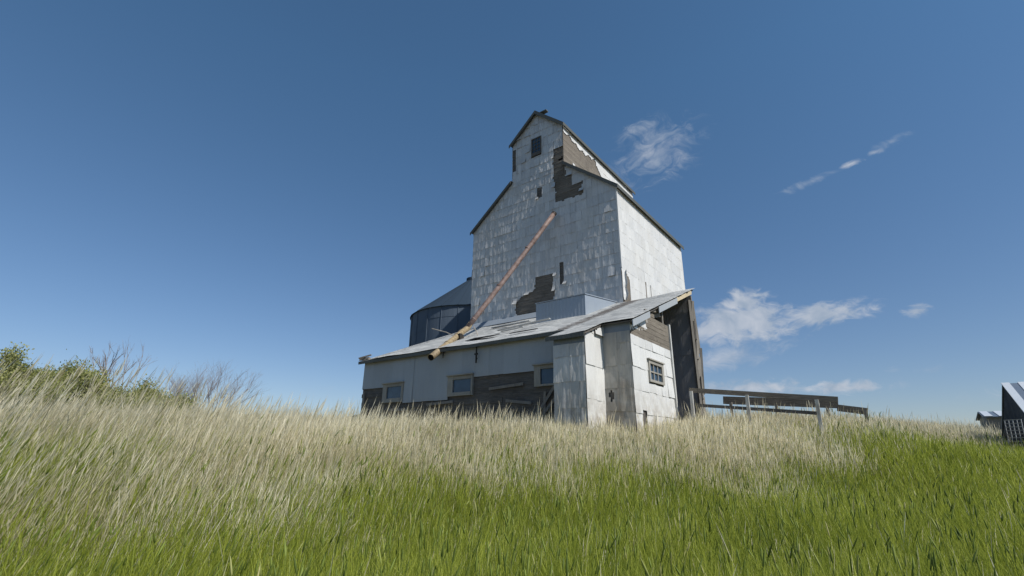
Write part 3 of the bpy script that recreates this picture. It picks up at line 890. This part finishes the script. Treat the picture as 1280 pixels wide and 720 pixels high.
n = 48
for k in range(n):
    a0, a1 = 2 * math.pi * k / n, 2 * math.pi * (k + 1) / n
    R1, R0 = BR + .12, .45
    b.face([(BC[0] + R1 * math.cos(a0), BC[1] + R1 * math.sin(a0), BE - .03), (BC[0] + R1 * math.cos(a1), BC[1] + R1 * math.sin(a1), BE - .03),
            (BC[0] + R0 * math.cos(a1), BC[1] + R0 * math.sin(a1), BP - .05), (BC[0] + R0 * math.cos(a0), BC[1] + R0 * math.sin(a0), BP - .05)])
br = b.build('bin_roof', M['bin_roof'], gbin)
b = B()
for k in range(24):
    a = 2 * math.pi * k / 24
    b.beam((BC[0] + (BR + .1) * math.cos(a), BC[1] + (BR + .1) * math.sin(a), BE + .0), (BC[0] + .45 * math.cos(a), BC[1] + .45 * math.sin(a), BP - .02), .03, .03)
b.build('roof_rib', M['bin_roof'], br)
b = B(); b.tube([(BC[0], BC[1], BP - .2), (BC[0], BC[1], BP + .15)], .55, 24); b.build('roof_cap', M['bin_roof'], gbin)

# ------------------------------------------------------------------ ramps
ramp = thing('loading_ramp', 'weathered timber ramp with white posts running down from the open right end of the shed', 'ramp', -5.0, 15.4, .5)
def rail_z(u, z0, z1, u0=-4.75, u1=-1.04): return z0 + (z1 - z0) * (u - u0) / (u1 - u0)
b = B()
b.slab([(-5.2, 15.5, .60), (-2.0, 15.5, .2), (-2.0, 18.1, .2), (-5.2, 18.1, .60)], .12)
b.build('deck', M['wood'], ramp)
b = B(); b.beam((-4.82, 15.4, 1.755), (-1.0, 15.4, 1.285), .045, .14); b.build('rail', M['wood'], ramp)
b = B(); b.beam((-4.6, 15.41, 1.29), (-1.5, 15.41, .95), .04, .09); b.build('rail', M['wood_dark'], ramp)
b = B(); b.beam((-4.55, 18.2, 1.66), (-1.2, 18.2, 1.38), .06, .26); b.build('rail', M['wood'], ramp)
b = B(); b.beam((-1.25, 18.2, 1.27), (-.5, 18.2, 1.13), .05, .2); b.build('rail', M['wood'], ramp)
for u in (-4.75, -3.18, -1.48):
    b = B(); b.beam((u - .02, 15.36, .2), (u, 15.36, rail_z(u, 1.755, 1.285) - .04), .085, .085); b.build('post', M['trim'], ramp)
for u in (-4.3, -2.9, -1.5, -.55):
    b = B(); b.beam((u, 18.13, .1), (u, 18.13, rail_z(u, 1.6, 1.2) + .02), .09, .09); b.build('post', M['wood_post'], ramp)
ramp2 = thing('loading_ramp', 'low ramp with a dark cap board at the far left end of the shed', 'ramp', -20, 15.4, .6)
b = B(); b.beam((-24.8, 15.4, 1.28), (-17.2, 15.4, 1.79), .07, .08); b.build('rail', M['wood_dark'], ramp2)
b = B(); b.slab([(-24.7, 15.46, 1.2), (-17.3, 15.46, 1.7), (-17.3, 18.1, 1.7), (-24.7, 18.1, 1.2)], .12); b.build('deck', M['wood'], ramp2)
b = B(); b.prism([(-24.7, .3), (-17.3, .3), (-17.3, 1.72), (-24.7, 1.22)], 'v', 15.42, 15.45); b.build('side_panel', M['trim'], ramp2)

# ------------------------------------------------------------------ far right sheds
def ribbed_roof(b, u0, u1, va, za, vb, zb, step=.45):
    b.slab([(u0, va, za), (u1, va, za), (u1, vb, zb), (u0, vb, zb)], .05)
m_dark = sheet_mat('dark blue corrugated wall', (.03, .042, .065), .1, rough=.7, spec=.1, rust=0, stain_amt=.05, streak=.2, corr=.2, corr_axis=1)
m_rib = sheet_mat('white ribbed roof', (.55, .6, .66), .05, rough=.45, stain_amt=.1, streak=.2)
m_pan = sheet_mat('dark roof pan', (.13, .17, .23), .05, rough=.5, stain_amt=.1, streak=.2)
ms = thing('machine_shed', 'dark blue corrugated metal shed with steep white-ribbed roof at the right edge', 'shed', 3.87, 25.5, -.3)
b = B(); b.prism([(22.9, -1.5), (22.9, .12), (27.73, 2.57), (32.6, .12), (32.6, -1.5)], 'u', 3.9, 14.0); b.build('wall', m_dark, ms)
b = B(); ribbed_roof(b, 3.86, 14.1, 27.73, 2.66, 22.7, .11); ribbed_roof(b, 3.86, 14.1, 27.74, 2.66, 32.8, .09); mr = b.build('roof', m_pan, ms)
b = B()
u = 3.84
while u < 14:
    b.slab([(u, 27.76, 2.70), (u + .24, 27.76, 2.70), (u + .24, 22.68, .13), (u, 22.68, .13)], .03); u += .48
b.build('roof_rib', m_rib, mr)
grate = thing('wire_panel', 'pale gridded wire panel leaning on the dark gable of the corrugated shed', 'panel', 3.6, 26.3, -.2)
b = B()
for k in range(5): b.beam((3.10 + k * .09, 24.6 - k * .11, -.4), (3.22 + k * .09, 24.75 - k * .11, 1.1), .02)
b.build('upright', M['shed_sheet'], grate)
b = B()
for k in range(11):
    f = .2 + k * .08; b.beam((3.09 + .12 * f, 24.62 + .15 * f, -.4 + 1.5 * f), (3.47 + .12 * f, 24.15 + .15 * f, -.4 + 1.5 * f), .018)
b.build('cross_wire', M['shed_sheet'], grate)
ss = thing('storage_shed', 'small weathered grey shed with a white ribbed roof beside the dark corrugated shed', 'shed', 4.2, 39.8, .3)
m_grey = sheet_mat('grey weathered wall', (.26, .26, .25), .15, rough=.8, streak=.6)
b = B(); b.prism([(38.2, -1), (38.2, 1.86), (39.78, 2.18), (41.4, 1.86), (41.4, -1)], 'u', 4.3, 9.5); b.build('wall', m_grey, ss)
b = B(); ribbed_roof(b, 4.15, 9.7, 39.78, 2.27, 38.0, 1.90); ribbed_roof(b, 4.15, 9.7, 39.79, 2.27, 41.6, 1.90); sr = b.build('roof', m_pan, ss)
b = B(); u = 4.2
while u < 9.6:
    b.slab([(u, 39.78, 2.30), (u + .34, 39.78, 2.30), (u + .34, 37.98, 1.93), (u, 37.98, 1.93)], .02); u += .6
b.build('roof_rib', m_rib, sr)

# ------------------------------------------------------------------ vegetation materials
def veg_mat(name, stops, trans=.35, hb=None, rough=.6):
    m = bpy.data.materials.new(name); m.use_nodes = True
    t = NT(m.node_tree); nt = m.node_tree
    p = nt.nodes['Principled BSDF']; out = nt.nodes['Material Output']
    at = t.n('ShaderNodeAttribute'); at.attribute_name = 'rnd'
    col = t.ramp(at.outputs['Fac'], stops)
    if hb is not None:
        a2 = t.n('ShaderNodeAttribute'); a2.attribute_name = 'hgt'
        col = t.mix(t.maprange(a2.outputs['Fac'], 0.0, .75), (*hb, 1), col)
    t.link(col, p.inputs['Base Color']); p.inputs['Roughness'].default_value = rough
    p.inputs['Specular IOR Level'].default_value = .25
    tr = t.n('ShaderNodeBsdfTranslucent'); t.link(col, tr.inputs[0])
    mx = t.n('ShaderNodeMixShader'); mx.inputs[0].default_value = trans
    t.link(p.outputs[0], mx.inputs[1]); t.link(tr.outputs[0], mx.inputs[2]); t.link(mx.outputs[0], out.inputs[0])
    return m
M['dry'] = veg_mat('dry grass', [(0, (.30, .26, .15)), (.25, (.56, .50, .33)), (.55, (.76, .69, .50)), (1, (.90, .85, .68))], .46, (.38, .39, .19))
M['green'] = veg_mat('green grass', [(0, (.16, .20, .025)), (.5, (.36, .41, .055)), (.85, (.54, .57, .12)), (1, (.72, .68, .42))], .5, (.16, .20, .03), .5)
M['head'] = veg_mat('green seed heads', [(0, (.10, .14, .025)), (.6, (.24, .30, .06)), (1, (.48, .45, .2))], .3)
M['leaf'] = veg_mat('shrub leaves', [(0, (.14, .16, .04)), (.5, (.29, .31, .10)), (1, (.44, .44, .20))], .45)
M['twig'] = simple('bare twigs', (.27, .23, .22), .85, .1)
M['twig_pale'] = simple('pale dry twigs', (.36, .31, .27), .85, .1)

def strip_mesh(name, rings, rnd, hgt, mat, extra_idx=None):
    """rings: (n, L, W, 3) vertex positions; a grid of L levels x W columns per item"""
    n, L, Wd, _ = rings.shape
    me = bpy.data.meshes.new(name)
    V = rings.reshape(-1, 3).astype(np.float32)
    base = (np.arange(n) * L * Wd)[:, None, None]
    l = np.arange(L - 1)[None, :, None]; w = np.arange(Wd - 1)[None, None, :]
    a = base + l * Wd + w
    F = np.stack([a, a + 1, a + 1 + Wd, a + Wd], -1).reshape(-1, 4).astype(np.int32)
    me.vertices.add(len(V)); me.vertices.foreach_set('co', V.ravel())
    me.loops.add(F.size); me.loops.foreach_set('vertex_index', F.ravel())
    me.polygons.add(len(F)); me.polygons.foreach_set('loop_start', np.arange(0, F.size, 4, dtype=np.int32))
    try: me.polygons.foreach_set('loop_total', np.full(len(F), 4, dtype=np.int32))
    except Exception: pass
    me.update(calc_edges=True)
    at = me.attributes.new('rnd', 'FLOAT', 'POINT'); at.data.foreach_set('value', np.repeat(rnd, L * Wd).astype(np.float32))
    ah = me.attributes.new('hgt', 'FLOAT', 'POINT'); ah.data.foreach_set('value', np.broadcast_to(hgt[None, :, None], (n, L, Wd)).astype(np.float32).ravel().copy())
    me.materials.append(mat)
    o = bpy.data.objects.new(name, me); COL.objects.link(o)
    return o

RNG = np.random.default_rng(11)
def fbm2(x, y, seed=0):
    r = np.random.default_rng(seed); s = 0; amp = 1; f = 1
    for k in range(4):
        a, b_, c, d_ = r.uniform(0, 6.28, 4); th = r.uniform(0, 3.14, 2)
        s = s + amp * np.sin(f * (x * np.cos(th[0]) + y * np.sin(th[0])) + a + 1.3 * np.sin(f * .7 * (y * np.cos(th[1]) - x * np.sin(th[1])) + b_)) * np.cos(f * .8 * (y * np.cos(th[0]) - x * np.sin(th[0])) + c)
        amp *= .6; f *= 1.9
    return s / 2.0

def scatter(n, rmin, rmax, power, azmax=60):
    """random points in the sector before the camera, density ~ r^-power"""
    e = 2 - power
    r = (RNG.uniform(rmin ** e, rmax ** e, n)) ** (1 / e)
    az = np.radians(RNG.uniform(-azmax, azmax, n))
    return r * np.sin(az), r * np.cos(az), r

def outside(x, y):
    u = x * U2[0] + y * U2[1]; v = x * V2[0] + y * V2[1]
    ok = ~((u > GL - .05) & (u < SU + .05) & (v > MV - .05) & (v < TV1 + .1))
    ok &= ~((u > AU0 - .05) & (u < AU1 + .05) & (v > AV - .05) & (v < MV))
    ok &= ~(np.hypot(u - BC[0], v - BC[1]) < BR + .1)
    ok &= ~((u > 3.8) & (u < 14.1) & (v > 22.5) & (v < 33))
    return ok, u, v

def greenness(x, y):
    """-: green sward, +: dry stand"""
    s = bank_s(x, y)
    return s - 1.2 + 1.0 * smooth((x - 1.5) / 3) * 1 + .9 * smooth((-x - .3) / 4) + 1.15 * fbm2(x * .5, y * .5, 3) + .9 * fbm2(x * 1.7, y * 1.7, 7)

def blades(name, mat, x, y, h, w, lean_x, lean_y, curl, prof, levels, rnd):
    n = len(x); L = len(levels)
    z0 = ground_z(x, y) - .02
    f = levels[None, :]
    ang = RNG.uniform(0, 2 * np.pi, n)
    cx = np.cos(ang) * curl; cy = np.sin(ang) * curl
    px = x[:, None] + (lean_x * h)[:, None] * (f ** 1.25) + (cx * h)[:, None] * f ** 2
    py = y[:, None] + (lean_y * h)[:, None] * (f ** 1.25) + (cy * h)[:, None] * f ** 2
    tot = np.hypot(lean_x + cx, lean_y + cy)
    pz = z0[:, None] + h[:, None] * (f - .35 * np.minimum(tot, 1.2)[:, None] ** 2 * f ** 2)
    # width direction roughly random
    wa = RNG.uniform(0, np.pi, n)
    wx = np.cos(wa)[:, None] * (w[:, None] * prof[None, :]) / 2; wy = np.sin(wa)[:, None] * (w[:, None] * prof[None, :]) / 2
    P = np.empty((n, L, 2, 3))
    P[:, :, 0, 0] = px - wx; P[:, :, 1, 0] = px + wx
    P[:, :, 0, 1] = py - wy; P[:, :, 1, 1] = py + wy
    P[:, :, 0, 2] = pz; P[:, :, 1, 2] = pz
    return strip_mesh(name, P, rnd, levels, mat)

def wind(x, y):
    g = fbm2(x * .5, y * .5, 21)
    left = np.clip(-x / 8, 0, 1)
    g2 = fbm2(x * 1.6, y * 1.6, 23)
    return .07 + .06 * g + .06 * g2 + .30 * left, .02 + .05 * g2

# ---- dry grass
NDRY = 760000
x, y, r = scatter(NDRY, 2.0, 46, 1.45)
ok, u, v = outside(x, y)
g = greenness(x, y)
far = np.clip((r - 8) / 20, 0, 1)
# scattered dry stems in the green, lush green patch on the left slope
p = smooth((g + 1.0) / 2.6) * .975 + .025
patch = np.exp(-(((x + 5.9) / 2.0) ** 2 + ((y - 5.8) / 1.6) ** 2))
p = p * (1 - .85 * patch)
keep = ok & (RNG.random(NDRY) < p)
x, y, r, u, v = x[keep], y[keep], r[keep], u[keep], v[keep]
n = len(x)
clump = fbm2(x * 1.1, y * 1.1, 31)
h = RNG.normal(.48, .12, n) + .06 * clump
tall = RNG.random(n) < .14
h = np.where(tall, h * RNG.uniform(1.15, 1.65, n), h) * (1 + .16 * fbm2(x * 2.4, y * 2.4, 55))
h *= .72 + .28 * smooth((greenness(x, y) + 1.2) / 2.4)
dw = np.where((u > -7.8) & (u < -4.4), np.maximum(0, MV - v + (0 if True else 0)), 99)
nearwall = (u > -7.6) & (u < -4.3) & (v > AV - 1.5) & (v < 15.5)
h = np.where(nearwall, h * .78, h)
h = np.clip(h, .15, 1.15)
wid = (.0018 + .0015 * RNG.random(n)) * np.clip(r / 5.0, .9, 3.0) ** .9
lx, ly = wind(x, y)
lx = lx + RNG.normal(0, .13, n); ly = ly + RNG.normal(0, .13, n)
bent = RNG.random(n) < .06
lx = np.where(bent, lx + RNG.normal(0, .55, n), lx); ly = np.where(bent, ly + RNG.normal(0, .55, n), ly)
curl = RNG.uniform(0, .12, n)
levels = np.array([0, .35, .68, .78, .88, 1.0])
prof = np.array([1.0, .85, .65, 2.0, 1.6, .25])
rnd_ = np.clip(RNG.normal(.5, .22, n) + .24 * clump + .12 * fbm2(x * .35, y * .35, 91), 0, 1)
o = blades('dry_grass', M['dry'], x, y, h, wid, lx, ly, curl, prof, levels, rnd_)
tag(o, 'tall pale straw-coloured dry grass covering the bank', 'grass', kind='stuff')

# ---- green grass
NG = 600000
x, y, r = scatter(NG, 1.6, 46, 1.45)
ok, u, v = outside(x, y)
g = greenness(x, y)
patch = np.exp(-(((x + 5.9) / 2.0) ** 2 + ((y - 5.8) / 1.6) ** 2))
p = 1 - .68 * smooth((g + .8) / 2.6) + .25 * np.clip(fbm2(x * .45 + 3, y * .45, 177) - .35, 0, 1) + .7 * patch + .12 * np.clip(fbm2(x * .8, y * .8, 77), 0, 1)
keep = ok & (RNG.random(NG) < p)
x, y, r, u, v, g = x[keep], y[keep], r[keep], u[keep], v[keep], g[keep]
n = len(x)
clump = fbm2(x * 1.4, y * 1.4, 41)
h = (RNG.normal(.43, .13, n) + .06 * clump) * (1 + .14 * fbm2(x * 2.8, y * 2.8, 57))
nearwall = (u > -7.6) & (u < -4.3) & (v > AV - 1.5) & (v < 15.5)
h = np.where(nearwall, h * .8, h)
h = np.clip(h, .12, .8)
wid = (.0028 + .005 * RNG.random(n) ** 2.5) * np.clip(r / 5.0, .9, 2.6) ** .8
lx, ly = wind(x, y)
lx = lx + RNG.normal(0, .2, n); ly = ly + RNG.normal(0, .2, n)
curl = RNG.uniform(0, .45, n)
levels = np.array([0, .3, .6, .85, 1.0])
prof = np.array([.8, 1.0, .95, .6, .08])
rnd_ = np.clip(RNG.normal(.42, .2, n) + .14 * clump, 0, 1)
o = blades('green_grass', M['green'], x, y, h, wid, lx, ly, curl, prof, levels, rnd_)
tag(o, 'fresh green grass filling the foreground and the right side', 'grass', kind='stuff')

# ---- green seed heads on stems (crossed spindles)
NH = 5200
x, y, r = scatter(NH, 2.2, 22, 1.5)
ok, u, v = outside(x, y)
g = greenness(x, y)
keep = ok & (RNG.random(NH) < np.clip(1.0 - smooth((g - .2) / 3.4), .05, 1)) & (g < 3.2)
x, y, r = x[keep], y[keep], r[keep]
n = len(x)
h = RNG.normal(.57, .09, n)
lx, ly = wind(x, y); lx = lx + RNG.normal(0, .14, n); ly = ly + RNG.normal(0, .14, n)
hl = RNG.uniform(.055, .11, n) * np.clip(r / 5, 1, 1.4); hr = RNG.uniform(.0040, .0075, n) * np.clip(r / 5, 1, 1.4)
lv = np.array([0, .5, 1.0, 1.0, 1.0, 1.0, 1.0, 1.0])
# stem levels then spindle levels
K6 = 6
ring = []
z0 = ground_z(x, y)
tx = x + lx * h; ty = y + ly * h; tz = z0 + h * .97
dx, dy, dz = lx * 1.6, ly * 1.6, np.ones(n); nn_ = np.sqrt(dx ** 2 + dy ** 2 + dz ** 2); dx, dy, dz = dx / nn_, dy / nn_, dz / nn_
P = []
prof_ = [(None, 0.0, .0012), (None, .5, .0012), (0, 1, .0012), (.12, 1, .8), (.4, 1, 1.0), (.75, 1, .8), (1.0, 1, .15)]
Pm = np.empty((n, len(prof_), K6 + 1, 3))
for i, (s_, f, rr) in enumerate(prof_):
    if s_ is None:
        cxp, cyp, czp = x + lx * h * f ** 1.3, y + ly * h * f ** 1.3, z0 + h * f * .97; R__ = np.full(n, rr)
    else:
        cxp, cyp, czp = tx + dx * hl * s_, ty + dy * hl * s_, tz + dz * hl * s_; R__ = hr * rr if rr > .01 else np.full(n, rr)
    for k in range(K6 + 1):
        a = 2 * math.pi * k / K6
        Pm[:, i, k, 0] = cxp + R__ * math.cos(a); Pm[:, i, k, 1] = cyp + R__ * math.sin(a); Pm[:, i, k, 2] = czp
o = strip_mesh('seed_heads', Pm, np.clip(RNG.normal(.35, .27, n), 0, 1), np.linspace(0, 1, len(prof_)), M['head'])
tag(o, 'plump green grass seed heads on thin stems among the blades', 'grass', kind='stuff')

# ---- tall reed-like stems with feathery heads on the left crest
NT_ = 4200
x, y, r = scatter(NT_, 6.5, 13, .6)
az_ = np.degrees(np.arctan2(x, y)); lim = RNG.random(NT_)
ok, u, v = outside(x, y)
keep = ok & (az_ < -18) & (lim < np.clip((-az_ - 18) / 22, .05, 1) * .9)
x, y, r, az_ = x[keep], y[keep], r[keep], az_[keep]
n = len(x)
h = (.86 + .5 * np.clip((-az_ - 24) / 16, 0, 1)) * RNG.uniform(.75, 1.15, n)
lx, ly = wind(x, y); lx = lx + RNG.normal(0, .06, n); ly = ly + RNG.normal(0, .06, n)
o = blades('tall_stems', M['dry'], x, y, h, RNG.uniform(.0032, .0055, n), lx, ly, RNG.uniform(0, .08, n), np.array([1, .8, .6, 2.6, 2.2, .3]),
           np.array([0, .4, .80, .86, .93, 1.0]), np.clip(RNG.normal(.35, .25, n), 0, 1))
tag(o, 'tall leaning feathery-headed stems rising over the left crest', 'grass', kind='stuff')

# ------------------------------------------------------------------ shrubs
def branch_tree(bd, rnd, p, d, L, r, depth, spread=.5, tips=None, nsub=3, gravity=.0):
    q = p + d * L
    mid = (p + q) / 2 + Vector((rnd.uniform(-1, 1), rnd.uniform(-1, 1), 0)) * L * .05
    bd.tube([p, mid, q], [r, r * .8, r * .6], 4 if depth < 2 else 5, cap=False)
    if tips is not None and depth <= 1: tips += [mid, q]
    if depth == 0: return
    for k in range(nsub + (rnd.random() < .4)):
        nd = (d + Vector((rnd.gauss(0, spread), rnd.gauss(0, spread), rnd.gauss(.12, spread * .6) - gravity))).normalized()
        st = p + d * L * rnd.uniform(.45, 1.0)
        branch_tree(bd, rnd, st, nd, L * rnd.uniform(.55, .8), r * .55, depth - 1, spread, tips, nsub, gravity)

def wthing(name, label, cat, x, y, group=None):
    o = bpy.data.objects.new(name, None); COL.objects.link(o)
    z = gz(x, y); o.location = (x, y, z); o['off'] = (0, 0, 0)
    tag(o, label, cat, group); return o

def leaf_cloud(name, parent, centers, per, size, spread, seed, mat=None, tall=1.0):
    rg = np.random.default_rng(seed)
    C_ = np.repeat(np.array(centers), per, axis=0)
    n = len(C_)
    P = C_ + rg.normal(0, spread, (n, 3)) * np.array([1, 1, tall])
    P[:, 2] = np.maximum(P[:, 2], .02)
    a = rg.normal(0, 1, (n, 3)); a[:, 2] = np.abs(a[:, 2]) + .5; a /= np.linalg.norm(a, axis=1)[:, None]
    b_ = np.cross(a, rg.normal(0, 1, (n, 3))); b_ /= np.linalg.norm(b_, axis=1)[:, None]
    L = size * rg.uniform(.6, 1.3, n)[:, None]; Wd = L * .3
    R_ = np.empty((n, 3, 2, 3))
    for i, (f, w_) in enumerate(((0, .2), (.5, 1), (1, .1))):
        R_[:, i, 0] = P + a * L * f - b_ * Wd * w_; R_[:, i, 1] = P + a * L * f + b_ * Wd * w_
    tone = np.repeat(rg.normal(0, .18, len(centers)), per)
    o = strip_mesh(name, R_, np.clip(rg.normal(.5, .18, n) + tone, 0, 1), np.array([0, .5, 1.]), mat or M['leaf'])
    o.parent = parent
    return o

def leafy_bush(x, y, w, h, label, seed, group='leafy shrubs on the left bank', leaves=2200):
    rnd = random.Random(seed)
    root = wthing('shrub', label, 'shrub', x, y, group)
    bd = B(); tips = []
    for k in range(14):
        a = rnd.uniform(0, 6.28); rr = rnd.uniform(0, w * .3)
        lean = Vector((math.cos(a) * rnd.uniform(.1, .7) * w / h, math.sin(a) * rnd.uniform(.1, .6), 1)).normalized()
        branch_tree(bd, rnd, Vector((math.cos(a) * rr, math.sin(a) * rr, -.1)), lean, h * rnd.uniform(.35, .5), .03, 3, .38, tips, 2)
    tips = [t_ for t_ in tips if t_.z < h * rnd.uniform(.9, 1.12) and abs(t_.x) < w * .62]
    bd.build('branches', M['twig'], root)
    low = [Vector((rnd.uniform(-w / 2, w / 2), rnd.uniform(-.8, .8), rnd.uniform(.1, h * .55))) for _ in range(260)]
    low = [c for c in low if (c.x / (w / 2)) ** 2 + (c.z / h) ** 2 < 1]
    leaf_cloud('foliage', root, [tuple(c) for c in tips + low], max(6, int(leaves * 30 / (len(tips) + len(low)))), .06, .13, seed)
    return root

def bare_shrub(x, y, w, h, label, seed, mat='twig', n=7, depth=4, r=.02, name='bare_shrub', cat='shrub', group='bare shrubs on the left skyline', spread=.33):
    rnd = random.Random(seed)
    root = wthing(name, label, cat, x, y, group)
    bd = B()
    for k in range(n):
        a = rnd.uniform(0, 6.28)
        lean = Vector((math.cos(a) * rnd.uniform(.05, .5) * w / h, math.sin(a) * .3, 1)).normalized()
        branch_tree(bd, rnd, Vector((math.cos(a) * w * .15, math.sin(a) * .2, -.1)), lean, h * rnd.uniform(.34, .42), r, depth, spread, None, 2)
    bd.build('branches', M[mat], root)
    return root

leafy_bush(-15.6, 13.9, 7.0, 2.2, 'large yellow-green leafy shrub at the left edge, tallest of the green bushes', 3, leaves=5200)
leafy_bush(-12.2, 14.8, 4.4, 1.8, 'darker green shrub just right of the large yellow-green one', 8, leaves=2000)
leafy_bush(-12.6, 16.9, 2.2, 1.7, 'small green shrub at the foot of the forked bare tree', 12, leaves=1500)
bare_shrub(-13.7, 17.1, 1.7, 3.5, 'forked bare brown sapling standing above the green shrubs', 5, n=3, depth=5, r=.05, name='bare_tree', cat='tree', group=None, spread=.28)
bare_shrub(-15.9, 25.5, 5.0, 4.0, 'wide rounded bare greyish twiggy shrub on the skyline', 6, n=26, depth=5, r=.022)
bare_shrub(-17.2, 24.6, 2.0, 2.6, 'small bare shrub left of the wide rounded bare shrub', 7, n=9, depth=3, r=.045)
bare_shrub(-5.9, 12.9, .5, 1.15, 'slim dark dry weed poking above the grass between bare shrub and shed', 14, n=4, depth=3, r=.008, name='dry_weed', cat='weed', group='dry weeds above the grass', spread=.22)
bare_shrub(-6.35, 14.8, .6, 1.3, 'faint airy dry weed nearest to the left end of the shed', 15, n=5, depth=3, r=.006, mat='twig_pale', name='dry_weed', cat='weed', group='dry weeds above the grass', spread=.25)
bare_shrub(-16.3, 13.3, 1.6, 3.4, 'bare pale twigs rising at the very left edge above the large shrub', 16, n=5, depth=3, r=.012, mat='twig_pale', spread=.25)

# ------------------------------------------------------------------ tidy
for o in bpy.data.objects:
    if 'off' in o.keys(): del o['off']
scene.render.resolution_x, scene.render.resolution_y = 1024, 576
